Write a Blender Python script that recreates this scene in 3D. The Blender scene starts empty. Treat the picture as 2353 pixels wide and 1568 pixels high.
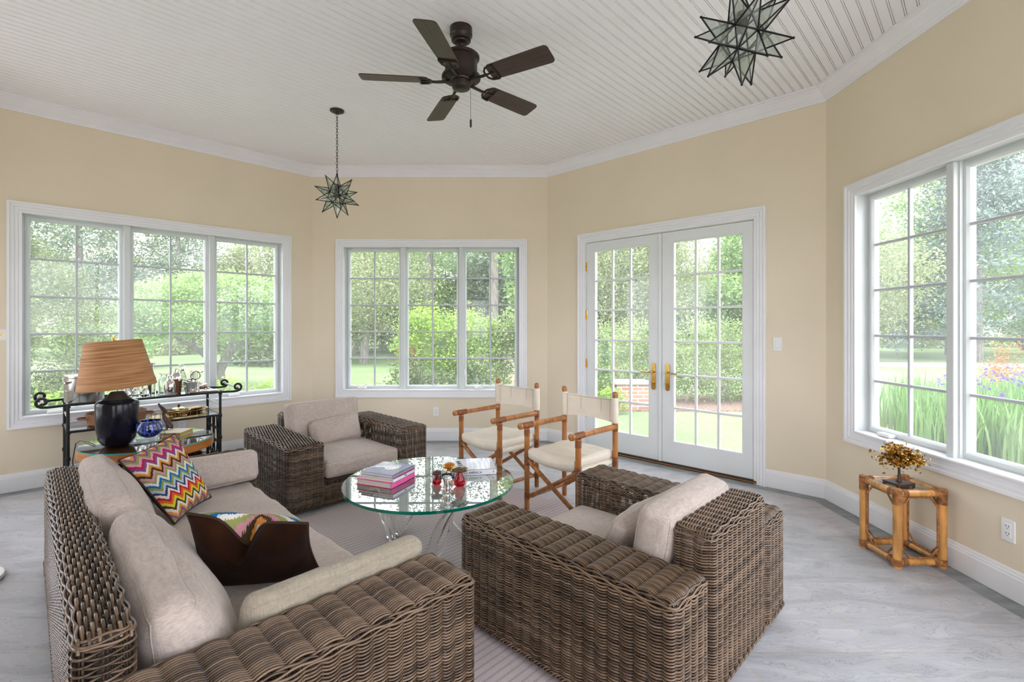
import bpy, math, random
import numpy as np
from mathutils import Vector, Matrix, noise as mnoise
R = math.radians
S2 = math.sqrt(0.5)
rng = np.random.default_rng(7)
random.seed(7)
scene = bpy.context.scene
COL = scene.collection

# ------------------------------------------------------------------ materials
def newmat(name):
    m = bpy.data.materials.new(name); m.use_nodes = True
    nt = m.node_tree; nt.nodes.clear()
    out = nt.nodes.new('ShaderNodeOutputMaterial')
    return m, nt, out
def N(nt, t, **kw):
    n = nt.nodes.new('ShaderNode' + t)
    for k, v in kw.items():
        if k in n.inputs: n.inputs[k].default_value = v
        else: setattr(n, k, v)
    return n
def L(nt, a, b): nt.links.new(a, b)
def rgba(c): return (c[0], c[1], c[2], 1.0)

def pmat(name, col, rough=0.5, metal=0.0, var=0.06, scale=12.0, bump=0.0, bscale=60.0, spec=0.5, sheen=0.0,
         coat=0.0, stretch=(1, 1, 1), detail=3.0, col2=None, trans=0.0, ior=1.45, lo=.3, hi=.7):
    m, nt, out = newmat(name)
    b = N(nt, 'BsdfPrincipled'); L(nt, b.outputs[0], out.inputs[0])
    b.inputs['Roughness'].default_value = rough; b.inputs['Metallic'].default_value = metal
    b.inputs['Specular IOR Level'].default_value = spec
    b.inputs['Sheen Weight'].default_value = sheen; b.inputs['Coat Weight'].default_value = coat
    b.inputs['Transmission Weight'].default_value = trans; b.inputs['IOR'].default_value = ior
    tc = N(nt, 'TexCoord'); mp = N(nt, 'Mapping'); mp.inputs['Scale'].default_value = stretch
    L(nt, tc.outputs['Object'], mp.inputs[0])
    nz = N(nt, 'TexNoise'); nz.inputs['Scale'].default_value = scale; nz.inputs['Detail'].default_value = detail
    L(nt, mp.outputs[0], nz.inputs[0])
    mx = N(nt, 'Mix', data_type='RGBA')
    c2 = col2 if col2 is not None else tuple(c * (1 - 2 * var) for c in col)
    c1 = col if col2 is not None else tuple(min(1, c * (1 + var)) for c in col)
    mx.inputs[6].default_value = rgba(c1); mx.inputs[7].default_value = rgba(c2)
    rp = N(nt, 'MapRange'); rp.inputs[1].default_value = lo; rp.inputs[2].default_value = hi
    L(nt, nz.outputs[0], rp.inputs[0]); L(nt, rp.outputs[0], mx.inputs[0])
    L(nt, mx.outputs[2], b.inputs['Base Color'])
    if bump > 0:
        n2 = N(nt, 'TexNoise'); n2.inputs['Scale'].default_value = bscale; n2.inputs['Detail'].default_value = 4
        L(nt, mp.outputs[0], n2.inputs[0])
        bp = N(nt, 'Bump'); bp.inputs['Strength'].default_value = bump; bp.inputs['Distance'].default_value = 0.01
        L(nt, n2.outputs[0], bp.inputs['Height']); L(nt, bp.outputs[0], b.inputs['Normal'])
    return m

def clearmat(name, tint, rough=0.0, refl=1.0, haze=0.0, ior=1.5):
    """thin clear sheet: transparent with fresnel reflection, optional milky haze mixed in"""
    m, nt, out = newmat(name)
    t = N(nt, 'BsdfTransparent'); t.inputs[0].default_value = rgba(tint)
    g = N(nt, 'BsdfGlossy'); g.inputs['Roughness'].default_value = rough
    fr = N(nt, 'Fresnel'); fr.inputs[0].default_value = ior
    mul = N(nt, 'Math', operation='MULTIPLY', use_clamp=True); mul.inputs[1].default_value = refl
    ge = N(nt, 'NewGeometry'); inv = N(nt, 'Math', operation='SUBTRACT'); inv.inputs[0].default_value = 1; L(nt, ge.outputs['Backfacing'], inv.inputs[1])
    fm = N(nt, 'Math', operation='MULTIPLY'); L(nt, fr.outputs[0], fm.inputs[0]); L(nt, inv.outputs[0], fm.inputs[1]); L(nt, fm.outputs[0], mul.inputs[0])
    base = t.outputs[0]
    if haze > 0:
        tr = N(nt, 'BsdfTranslucent'); tr.inputs[0].default_value = (.9, .93, .95, 1)
        tc = N(nt, 'TexCoord'); nz = N(nt, 'TexNoise'); nz.inputs['Scale'].default_value = 2.3
        L(nt, tc.outputs['Object'], nz.inputs[0])
        mr = N(nt, 'MapRange'); mr.inputs[1].default_value = .3; mr.inputs[2].default_value = .75
        mr.inputs[3].default_value = haze * .55; mr.inputs[4].default_value = haze * 1.4
        L(nt, nz.outputs[0], mr.inputs[0])
        mh = N(nt, 'MixShader'); L(nt, mr.outputs[0], mh.inputs[0])
        L(nt, t.outputs[0], mh.inputs[1]); L(nt, tr.outputs[0], mh.inputs[2]); base = mh.outputs[0]
    mx = N(nt, 'MixShader'); L(nt, mul.outputs[0], mx.inputs[0]); L(nt, base, mx.inputs[1]); L(nt, g.outputs[0], mx.inputs[2])
    L(nt, mx.outputs[0], out.inputs[0])
    return m

def leafmat(name, c1, c2, tr=0.35, c3=None):
    m, nt, out = newmat(name)
    at = N(nt, 'Attribute'); at.attribute_name = 'tone'
    cr = N(nt, 'ValToRGB'); e = cr.color_ramp.elements
    e[0].color = rgba(c1); e[1].color = rgba(c2)
    if c3: n = cr.color_ramp.elements.new(.9); n.color = rgba(c2); cr.color_ramp.elements[2].color = rgba(c3)
    L(nt, at.outputs['Fac'], cr.inputs[0])
    d = N(nt, 'BsdfDiffuse'); t = N(nt, 'BsdfTranslucent'); mx = N(nt, 'MixShader'); mx.inputs[0].default_value = tr
    L(nt, cr.outputs[0], d.inputs[0]); L(nt, cr.outputs[0], t.inputs[0])
    L(nt, d.outputs[0], mx.inputs[1]); L(nt, t.outputs[0], mx.inputs[2]); L(nt, mx.outputs[0], out.inputs[0])
    return m

def tonemat(name, c1, c2, rough=0.45, bump=.15, nscale=9.):
    m, nt, out = newmat(name)
    b = N(nt, 'BsdfPrincipled'); b.inputs['Roughness'].default_value = rough; L(nt, b.outputs[0], out.inputs[0])
    at = N(nt, 'Attribute'); at.attribute_name = 'tone'
    tc = N(nt, 'TexCoord'); nz = N(nt, 'TexNoise'); nz.inputs['Scale'].default_value = nscale; nz.inputs['Detail'].default_value = 3
    L(nt, tc.outputs['Object'], nz.inputs[0])
    ma = N(nt, 'Math', operation='MULTIPLY_ADD'); L(nt, nz.outputs[0], ma.inputs[0]); ma.inputs[1].default_value = 1.3; ma.inputs[2].default_value = -.65
    ad = N(nt, 'Math', operation='ADD', use_clamp=True); L(nt, at.outputs['Fac'], ad.inputs[0]); L(nt, ma.outputs[0], ad.inputs[1])
    mx = N(nt, 'Mix', data_type='RGBA'); mx.inputs[6].default_value = rgba(c1); mx.inputs[7].default_value = rgba(c2)
    L(nt, ad.outputs[0], mx.inputs[0]); L(nt, mx.outputs[2], b.inputs['Base Color'])
    return m

def linen(name, col, bump=.25):
    m, nt, out = newmat(name)
    b = N(nt, 'BsdfPrincipled'); b.inputs['Roughness'].default_value = .9; b.inputs['Sheen Weight'].default_value = .15
    b.inputs['Specular IOR Level'].default_value = .15
    L(nt, b.outputs[0], out.inputs[0])
    tc = N(nt, 'TexCoord')
    fac = []
    for st in ((260, 26, 60), (26, 260, 60), (5, 5, 5)):
        mp = N(nt, 'Mapping'); mp.inputs['Scale'].default_value = st; L(nt, tc.outputs['Object'], mp.inputs[0])
        nz = N(nt, 'TexNoise'); nz.inputs['Scale'].default_value = 1.0; nz.inputs['Detail'].default_value = 2
        L(nt, mp.outputs[0], nz.inputs[0]); fac.append(nz.outputs[0])
    a = N(nt, 'Math', operation='ADD'); L(nt, fac[0], a.inputs[0]); L(nt, fac[1], a.inputs[1])
    a2 = N(nt, 'Math', operation='MULTIPLY_ADD'); L(nt, fac[2], a2.inputs[0]); a2.inputs[1].default_value = .5; L(nt, a.outputs[0], a2.inputs[2])
    mr = N(nt, 'MapRange'); mr.inputs[1].default_value = .9; mr.inputs[2].default_value = 1.6; L(nt, a2.outputs[0], mr.inputs[0])
    mx = N(nt, 'Mix', data_type='RGBA'); mx.inputs[6].default_value = rgba([c * .8 for c in col]); mx.inputs[7].default_value = rgba([c * 1.15 for c in col])
    L(nt, mr.outputs[0], mx.inputs[0]); L(nt, mx.outputs[2], b.inputs['Base Color'])
    bp = N(nt, 'Bump'); bp.inputs['Strength'].default_value = bump; bp.inputs['Distance'].default_value = .003
    L(nt, a.outputs[0], bp.inputs['Height']); L(nt, bp.outputs[0], b.inputs['Normal'])
    return m

def ramp_const(nt, cols):
    cr = N(nt, 'ValToRGB'); cr.color_ramp.interpolation = 'CONSTANT'; els = cr.color_ramp.elements
    els[0].position = 0; els[0].color = rgba(cols[0]); els[1].position = 1.0 / len(cols); els[1].color = rgba(cols[1])
    for i in range(2, len(cols)):
        e = els.new(i / len(cols)); e.color = rgba(cols[i])
    return cr

def flamestitch(name, bands=1.12, zig=5.5, amp=.095, off=0.0):
    """zigzag needlepoint laid out on the pillow's own width/height attribute"""
    m, nt, out = newmat(name)
    b = N(nt, 'BsdfPrincipled'); b.inputs['Roughness'].default_value = .9; b.inputs['Specular IOR Level'].default_value = .1
    L(nt, b.outputs[0], out.inputs[0])
    at = N(nt, 'Attribute'); at.attribute_name = 'st'
    sp = N(nt, 'SeparateXYZ'); L(nt, at.outputs['Vector'], sp.inputs[0])
    pp = N(nt, 'Math', operation='PINGPONG'); ms = N(nt, 'Math', operation='MULTIPLY'); L(nt, sp.outputs[0], ms.inputs[0]); ms.inputs[1].default_value = zig
    L(nt, ms.outputs[0], pp.inputs[0]); pp.inputs[1].default_value = .5
    # stitches: quantised jitter
    sn = N(nt, 'VectorMath', operation='SNAP')
    L(nt, at.outputs['Vector'], sn.inputs[0]); sn.inputs[1].default_value = (.008, .03, 1)
    wn = N(nt, 'TexWhiteNoise'); L(nt, sn.outputs[0], wn.inputs[0])
    v = N(nt, 'Math', operation='MULTIPLY_ADD'); L(nt, pp.outputs[0], v.inputs[0]); v.inputs[1].default_value = amp * 2; L(nt, sp.outputs[1], v.inputs[2])
    j = N(nt, 'Math', operation='MULTIPLY_ADD'); L(nt, wn.outputs[0], j.inputs[0]); j.inputs[1].default_value = .013; L(nt, v.outputs[0], j.inputs[2])
    k = N(nt, 'Math', operation='MULTIPLY'); o_ = N(nt, 'Math', operation='ADD'); L(nt, j.outputs[0], o_.inputs[0]); o_.inputs[1].default_value = off; L(nt, o_.outputs[0], k.inputs[0]); k.inputs[1].default_value = bands
    f = N(nt, 'Math', operation='FRACT'); L(nt, k.outputs[0], f.inputs[0])
    cols = [(.60, .34, .38), (.27, .29, .07), (.24, .09, .25), (.70, .29, .06), (.76, .72, .62), (.07, .045, .018), (.68, .60, .05), (.72, .14, .02), (.48, .015, .05),
            (.76, .72, .64), (.045, .06, .15), (.46, .54, .62), (.27, .30, .08), (.012, .15, .38), (.74, .72, .66), (.30, .32, .10), (.60, .28, .33), (.06, .04, .015), (.66, .27, .06), (.72, .68, .58), (.22, .07, .20), (.45, .02, .10)]
    cols = [tuple(x * .8 for x in q) for q in cols]
    cr = ramp_const(nt, cols); L(nt, f.outputs[0], cr.inputs[0])
    L(nt, cr.outputs[0], b.inputs['Base Color'])
    bp = N(nt, 'Bump'); bp.inputs['Strength'].default_value = .5; bp.inputs['Distance'].default_value = .004
    L(nt, wn.outputs[0], bp.inputs['Height']); L(nt, bp.outputs[0], b.inputs['Normal'])
    return m

M = {}
M['wall'] = pmat('cream_paint', (.79, .69, .53), rough=.75, var=.02, scale=1.2, bump=.06, bscale=220, spec=.2)
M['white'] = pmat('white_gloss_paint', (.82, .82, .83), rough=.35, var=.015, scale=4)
M['doorwhite'] = pmat('door_paint', (.74, .76, .75), rough=.35, var=.015, scale=4)
M['ceil'] = pmat('ceiling_paint', (.86, .855, .86), rough=.5, var=.012, scale=1.5, spec=.3)
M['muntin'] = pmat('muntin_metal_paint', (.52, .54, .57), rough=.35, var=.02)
M['jambwhite'] = pmat('dimmed_jamb_paint', (.66, .69, .68), rough=.4, var=.02, scale=4)  # darkened to offset sky light overexposing the window reveals
M['plastic'] = pmat('white_plastic', (.82, .82, .80), rough=.3, var=.01)
M['slot'] = pmat('dark_slot', (.03, .03, .03), rough=.6)
M['glass'] = clearmat('hazed_window_glass', (.97, .985, .98), refl=.7, haze=.048)  # haze mixed in to imitate the washed-out view outside
M['tabletop'] = clearmat('table_glass', (.80, .92, .88), refl=2.6, ior=1.5)
M['glassedge'] = pmat('green_glass_edge', (.0, .16, .10), rough=.08, var=.25, scale=6, spec=.8, coat=.5)
M['clearglass'] = pmat('clear_glassware', (.96, .97, .97), rough=.01, var=.0, trans=1.0, ior=1.5)
M['casing'] = clearmat('clear_glass_casing', (.93, .95, .96), refl=1.3)
M['lucite'] = pmat('clear_acrylic', (.97, .97, .97), rough=.01, var=.0, trans=1.0, ior=1.4)
M['overglass'] = clearmat('glass_table_cover', (.86, .92, .92), refl=2.2, ior=1.5)
M['teal_edge'] = pmat('teal_glass_edge', (.02, .32, .33), rough=.1, spec=.8)
M['starglass'] = clearmat('seeded_lantern_glass', (.90, .93, .90), refl=1.3, haze=.22)
M['bronze'] = pmat('oil_rubbed_bronze', (.035, .024, .018), rough=.38, metal=.35, var=.2, scale=20)
M['blade'] = pmat('walnut_blade', (.060, .036, .026), rough=.42, var=.2, scale=5, stretch=(2, 30, 30))
M['blackmetal'] = pmat('black_iron', (.012, .012, .013), rough=.42, metal=.3, var=.2)
M['palebrass'] = pmat('aged_brass', (.60, .44, .22), rough=.25, metal=1.0, var=.15, scale=30)
M['brass'] = pmat('polished_brass', (.78, .50, .14), rough=.18, metal=1.0, var=.1, scale=30)
M['copper'] = pmat('copper_strip', (.50, .19, .05), rough=.4, metal=.6)
M['silver'] = pmat('polished_silver', (.78, .74, .70), rough=.10, metal=1.0, var=.03)
M['steel'] = pmat('brushed_steel', (.62, .60, .58), rough=.24, metal=1.0, var=.08, scale=10, stretch=(1, 1, .05))
M['leatherwrap'] = pmat('brown_leather', (.22, .09, .04), rough=.5, var=.1)
M['linen'] = linen('taupe_linen', (.45, .38, .33))
M['linen_shaded'] = linen('taupe_linen_shaded', (.335, .29, .22))  # same taupe linen, darkened to put the near bolster in shade
M['cream'] = pmat('cream_leather', (.74, .665, .55), rough=.48, var=.04, scale=9, bump=.12, bscale=25)
M['thread'] = pmat('seam_thread', (.36, .30, .22), rough=.9)
M['wicker'] = tonemat('brown_wicker_strand', (.050, .029, .015), (.190, .122, .074), rough=.31)
M['stake'] = tonemat('gap_shade_stake', (.030, .020, .012), (.060, .042, .027), rough=.5)  # stakes darkened to imitate the shade between strands
M['darkwood'] = pmat('dark_stained_wood', (.075, .042, .028), rough=.5, var=.2, scale=6, stretch=(1, 12, 12))
M['rattan'] = pmat('honey_rattan', (.42, .165, .045), rough=.28, var=.22, scale=5, stretch=(6, 6, 1), coat=.3)
M['binding'] = pmat('rattan_binding', (.30, .105, .032), rough=.4, var=.25, scale=60, bump=.4, bscale=160)
M['bamboo'] = pmat('light_bamboo', (.62, .29, .075), rough=.26, var=.2, scale=6, stretch=(4, 4, 1), coat=.3)
M['bamboobind'] = pmat('bamboo_cane_binding', (.40, .165, .05), rough=.4, var=.3, scale=50, bump=.4, bscale=150)
M['velvet'] = pmat('brown_velvet', (.022, .0072, .0026), rough=.9, sheen=.04, var=.3, scale=6, spec=.08)
M['piping'] = pmat('dark_piping', (.030, .012, .006), rough=.8)
M['flame'] = flamestitch('flame_stitch')
M['flame2'] = flamestitch('flame_stitch_large', bands=1.6, zig=.9, amp=.25, off=.55)
M['lampblack'] = pmat('black_blue_glaze', (.006, .006, .014), rough=.17, var=.3, spec=.35)
M['lampneck'] = pmat('dark_brown_neck', (.035, .024, .020), rough=.4)
M['tabletopwood'] = pmat('cherry_veneer', (.40, .145, .035), rough=.3, var=.15, scale=4, stretch=(1, 1, 14), coat=.4)
M['blackgloss'] = pmat('black_lacquer', (.008, .008, .008), rough=.12, coat=.6)
M['cobalt'] = pmat('cobalt_glass', (.0005, .001, .030), rough=.10, var=.6, scale=80, col2=(.05, .13, .72), stretch=(1, 1, .22), detail=1.5, lo=.46, hi=.60, spec=.8)
M['darkcarve'] = pmat('carved_dark_wood', (.055, .024, .016), rough=.4, var=.25)
M['gilt'] = pmat('gilt_page_edges', (.50, .33, .09), rough=.35, metal=.5)
M['page'] = pmat('book_pages', (.62, .56, .46), rough=.8, var=.12, scale=4, stretch=(1, 1, 160))
M['pink'] = pmat('pink_cloth_cover', (.80, .13, .36), rough=.6, var=.08)
M['cover_dark'] = pmat('slate_blue_cover', (.27, .27, .42), rough=.4, var=.1, coat=.15)
M['cover_pale'] = pmat('pale_relief_print', (.66, .64, .66), rough=.25, var=.25, scale=30, col2=(.34, .33, .42), coat=.6)
M['cover_white'] = pmat('white_dust_jacket', (.70, .70, .74), rough=.2, var=.05, coat=.6)
M['cover_print'] = pmat('lavender_print', (.52, .52, .70), rough=.2, var=.3, scale=5, col2=(.70, .66, .74), coat=.6)
M['ink'] = pmat('black_ink', (.02, .02, .02), rough=.5)
M['paleink'] = pmat('pale_yellow_ink', (.75, .70, .48), rough=.5)
M['whiteink'] = pmat('white_ink', (.88, .88, .9), rough=.4)
M['redtrim'] = pmat('red_endpaper', (.55, .02, .03), rough=.6)
M['ruby'] = pmat('ruby_glass', (.60, .006, .02), rough=.02, var=.1, trans=.75, ior=1.4)
M['rubycap'] = pmat('dark_ruby_glass_cap', (.060, .010, .014), rough=.04, var=.3, coat=1.0, spec=.9)
M['flecked'] = pmat('gold_flecked_dark_glass', (.050, .008, .008), rough=.05, var=.3, scale=110, col2=(.13, .085, .012), coat=1.0)
M['amber'] = pmat('amber_glass', (.85, .33, .03), rough=.02, var=.1, trans=.75, ior=1.4)
M['gold'] = pmat('gilded_leaf', (.74, .42, .07), rough=.28, metal=.9, var=.35, scale=30)
M['darkgold'] = pmat('aged_gilded_leaf', (.36, .18, .04), rough=.35, metal=.8, var=.3, scale=30)
M['basket'] = pmat('woven_willow', (.34, .135, .055), rough=.55, var=.3, scale=50, stretch=(1, 1, 6), bump=.5, bscale=120)
M['bark'] = pmat('tree_bark', (.20, .175, .15), rough=.9, var=.25, scale=6, stretch=(3, 3, .6), bump=.5, bscale=20)
M['bluevase'] = pmat('white_blue_marbled_glaze', (.80, .82, .86), rough=.15, var=.1, scale=22, col2=(.12, .25, .68), stretch=(2, 2, .5), coat=.5)
M['bounce_paving'] = pmat('pale_bounce_paving', (.66, .61, .57), rough=.9, var=.08)
M['road'] = pmat('pale_asphalt', (.50, .48, .47), rough=.9)
M['mulch'] = pmat('bark_mulch', (.27, .17, .125), rough=.95, var=.35, scale=30, bump=.8, bscale=40)
M['lattice'] = pmat('weathered_lattice', (.50, .40, .30), rough=.85)
M['stonecap'] = pmat('stone_coping', (.50, .47, .43), rough=.85)
def grassmat():
    m, nt, out = newmat('mown_lawn')
    d = N(nt, 'BsdfDiffuse'); L(nt, d.outputs[0], out.inputs[0])
    tc = N(nt, 'TexCoord')
    n1 = N(nt, 'TexNoise'); n1.inputs['Scale'].default_value = 30; n1.inputs['Detail'].default_value = 5; L(nt, tc.outputs['Object'], n1.inputs[0])
    n2 = N(nt, 'TexNoise'); n2.inputs['Scale'].default_value = .35; n2.inputs['Detail'].default_value = 3; L(nt, tc.outputs['Object'], n2.inputs[0])
    a = N(nt, 'Math', operation='ADD'); L(nt, n1.outputs[0], a.inputs[0]); L(nt, n2.outputs[0], a.inputs[1])
    cr = N(nt, 'ValToRGB'); cr.color_ramp.elements[0].position = .35; cr.color_ramp.elements[1].position = .68
    mr = N(nt, 'Math', operation='MULTIPLY'); mr.inputs[1].default_value = .5; L(nt, a.outputs[0], mr.inputs[0]); L(nt, mr.outputs[0], cr.inputs[0])
    cr.color_ramp.elements[0].color = rgba((.135, .19, .085)); cr.color_ramp.elements[1].color = rgba((.26, .325, .17))
    L(nt, cr.outputs[0], d.inputs[0])
    return m
M['grass'] = grassmat()
def brickmat(name, c1, c2, mortar, w, h, ms=.012):
    m, nt, out = newmat(name)
    b = N(nt, 'BsdfPrincipled'); b.inputs['Roughness'].default_value = .9; L(nt, b.outputs[0], out.inputs[0])
    tc = N(nt, 'TexCoord'); mp = N(nt, 'Mapping'); mp.inputs['Rotation'].default_value = (R(90), 0, 0); L(nt, tc.outputs['Object'], mp.inputs[0])
    br = N(nt, 'TexBrick'); L(nt, mp.outputs[0], br.inputs[0])
    br.inputs['Color1'].default_value = rgba(c1); br.inputs['Color2'].default_value = rgba(c2); br.inputs['Mortar'].default_value = rgba(mortar)
    br.inputs['Scale'].default_value = 1; br.inputs['Mortar Size'].default_value = ms; br.inputs['Brick Width'].default_value = w; br.inputs['Row Height'].default_value = h
    L(nt, br.outputs[0], b.inputs['Base Color'])
    return m
M['brick'] = brickmat('red_brick', (.32, .15, .11), (.42, .22, .16), (.50, .42, .36), .22, .075)
M['brickgold'] = brickmat('ochre_brick', (.62, .32, .11), (.70, .42, .18), (.60, .48, .33), .22, .075)
def floormat():
    m, nt, out = newmat('bluestone_slabs')
    b = N(nt, 'BsdfPrincipled'); L(nt, b.outputs[0], out.inputs[0])
    tc = N(nt, 'TexCoord'); mp = N(nt, 'Mapping'); mp.inputs['Location'].default_value = (-.405 + 6.05, -.343 + 5.71, 0)
    L(nt, tc.outputs['Object'], mp.inputs[0])
    br = N(nt, 'TexBrick'); br.offset = 0; br.squash = 1; L(nt, mp.outputs[0], br.inputs[0])
    br.inputs['Scale'].default_value = 1; br.inputs['Brick Width'].default_value = .605; br.inputs['Row Height'].default_value = .571
    br.inputs['Mortar Size'].default_value = .005; br.inputs['Mortar Smooth'].default_value = .15; br.inputs['Bias'].default_value = 0
    br.inputs['Color1'].default_value = rgba((.395, .405, .42)); br.inputs['Color2'].default_value = rgba((.45, .435, .45)); br.inputs['Mortar'].default_value = rgba((.44, .40, .36))
    # cleft stone: stretched noise both in colour and in relief
    mp2 = N(nt, 'Mapping'); mp2.inputs['Scale'].default_value = (1.2, 3.6, 1); mp2.inputs['Rotation'].default_value = (0, 0, R(14)); L(nt, tc.outputs['Object'], mp2.inputs[0])
    n1 = N(nt, 'TexNoise'); n1.inputs['Scale'].default_value = 2.6; n1.inputs['Detail'].default_value = 7; n1.inputs['Roughness'].default_value = .62; n1.inputs['Distortion'].default_value = .6
    L(nt, mp2.outputs[0], n1.inputs[0])
    mr = N(nt, 'MapRange'); mr.inputs[1].default_value = .35; mr.inputs[2].default_value = .65; mr.inputs[3].default_value = .82; mr.inputs[4].default_value = 1.12
    L(nt, n1.outputs[0], mr.inputs[0])
    mx = N(nt, 'Mix', data_type='RGBA', blend_type='MULTIPLY'); mx.inputs[0].default_value = 1; L(nt, br.outputs[0], mx.inputs[6]); L(nt, mr.outputs[0], mx.inputs[7])
    # layered cleft steps: thin dark contour lines
    ct = N(nt, 'Math', operation='MULTIPLY'); ct.inputs[1].default_value = 7; L(nt, n1.outputs[0], ct.inputs[0])
    fl = N(nt, 'Math', operation='FLOOR'); L(nt, ct.outputs[0], fl.inputs[0])
    fr = N(nt, 'Math', operation='FRACT'); L(nt, ct.outputs[0], fr.inputs[0])
    lt = N(nt, 'MapRange'); lt.inputs[1].default_value = .0; lt.inputs[2].default_value = .07; lt.inputs[3].default_value = .42; lt.inputs[4].default_value = 1; L(nt, fr.outputs[0], lt.inputs[0])
    mx2 = N(nt, 'Mix', data_type='RGBA', blend_type='MULTIPLY'); mx2.inputs[0].default_value = 1; L(nt, mx.outputs[2], mx2.inputs[6]); L(nt, lt.outputs[0], mx2.inputs[7])
    L(nt, mx2.outputs[2], b.inputs['Base Color'])
    h = N(nt, 'Math', operation='MULTIPLY_ADD'); L(nt, fl.outputs[0], h.inputs[0]); h.inputs[1].default_value = .10; L(nt, n1.outputs[0], h.inputs[2])
    h2 = N(nt, 'Math', operation='SUBTRACT'); L(nt, h.outputs[0], h2.inputs[0]); L(nt, br.outputs['Fac'], h2.inputs[1])
    bp = N(nt, 'Bump'); bp.inputs['Strength'].default_value = .35; bp.inputs['Distance'].default_value = .015; L(nt, h2.outputs[0], bp.inputs['Height']); L(nt, bp.outputs[0], b.inputs['Normal'])
    b.inputs['Roughness'].default_value = .42; b.inputs['Specular IOR Level'].default_value = .45
    return m
M['floor'] = floormat()
M['border'] = pmat('bluestone_border', (.27, .29, .29), rough=.5, var=.15, scale=5, bump=.3, bscale=12, stretch=(1, 3, 1))
def rugmat():
    m, nt, out = newmat('ribbed_rug')
    d = N(nt, 'BsdfPrincipled'); d.inputs['Roughness'].default_value = .95; d.inputs['Specular IOR Level'].default_value = .1; L(nt, d.outputs[0], out.inputs[0])
    tc = N(nt, 'TexCoord'); sp = N(nt, 'SeparateXYZ'); L(nt, tc.outputs['Object'], sp.inputs[0])
    def wave(freq):
        a = N(nt, 'Math', operation='MULTIPLY'); a.inputs[1].default_value = freq; L(nt, sp.outputs[1], a.inputs[0])
        f = N(nt, 'Math', operation='PINGPONG'); f.inputs[1].default_value = .5; L(nt, a.outputs[0], f.inputs[0]); return f.outputs[0]
    w1 = wave(1 / .0085); w2 = wave(1 / .035)
    mr = N(nt, 'MapRange'); mr.inputs[1].default_value = .04; mr.inputs[2].default_value = .24; L(nt, w2, mr.inputs[0])
    m1 = N(nt, 'MapRange'); m1.inputs[1].default_value = 0; m1.inputs[2].default_value = .5; m1.inputs[3].default_value = .78; m1.inputs[4].default_value = 1; L(nt, w1, m1.inputs[0])
    nz = N(nt, 'TexNoise'); nz.inputs['Scale'].default_value = 190; L(nt, tc.outputs['Object'], nz.inputs[0])
    mx = N(nt, 'Mix', data_type='RGBA'); mx.inputs[6].default_value = rgba((.50, .42, .415)); mx.inputs[7].default_value = rgba((.66, .575, .575)); L(nt, mr.outputs[0], mx.inputs[0])
    mm = N(nt, 'Mix', data_type='RGBA', blend_type='MULTIPLY'); mm.inputs[0].default_value = 1; L(nt, mx.outputs[2], mm.inputs[6]); L(nt, m1.outputs[0], mm.inputs[7])
    nr = N(nt, 'MapRange'); nr.inputs[3].default_value = .75; nr.inputs[4].default_value = 1.2; L(nt, nz.outputs[0], nr.inputs[0])
    m3 = N(nt, 'Mix', data_type='RGBA', blend_type='MULTIPLY'); m3.inputs[0].default_value = 1; L(nt, mm.outputs[2], m3.inputs[6]); L(nt, nr.outputs[0], m3.inputs[7])
    L(nt, m3.outputs[2], d.inputs['Base Color'])
    return m
M['rug'] = rugmat()
M['shade'] = pmat('fibre_wrapped_shade', (.25, .092, .022), rough=.7, var=.3, scale=3.2, stretch=(1.2, 1.2, 48), detail=5, bump=.6, bscale=3.0, col2=(.52, .285, .125))
M['shade_in'] = pmat('shade_lining', (.62, .55, .36), rough=.8)
# foliage; far tree greens lightened to imitate distance haze
M['lf_yew'] = leafmat('yew_foliage', (.085, .12, .05), (.22, .26, .12), .2, (.36, .24, .15))
M['lf_bright'] = leafmat('dogwood_foliage', (.24, .36, .14), (.46, .58, .28), .4)
M['lf_lime'] = leafmat('lime_foliage', (.22, .38, .06), (.46, .58, .13), .4)
M['lf_pine'] = leafmat('pine_needles', (.13, .18, .12), (.29, .34, .24), .2)
M['lf_blue'] = leafmat('blue_pine_needles', (.12, .17, .145), (.28, .35, .30), .25)
M['lf_olive'] = leafmat('olive_foliage', (.21, .25, .12), (.42, .45, .25), .35)
M['lf_mid'] = leafmat('green_foliage', (.17, .28, .11), (.37, .49, .20), .35)
M['lf_rose'] = leafmat('rose_hedge_foliage', (.13, .21, .08), (.44, .52, .22), .35, (.60, .36, .26))
M['lf_rust'] = leafmat('rusty_dead_foliage', (.36, .16, .06), (.55, .30, .14), .3)
M['lf_iris'] = leafmat('iris_leaves', (.10, .23, .05), (.27, .42, .15), .35)
M['lf_purple'] = leafmat('purple_petals', (.10, .05, .28), (.24, .13, .46), .4)

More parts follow.
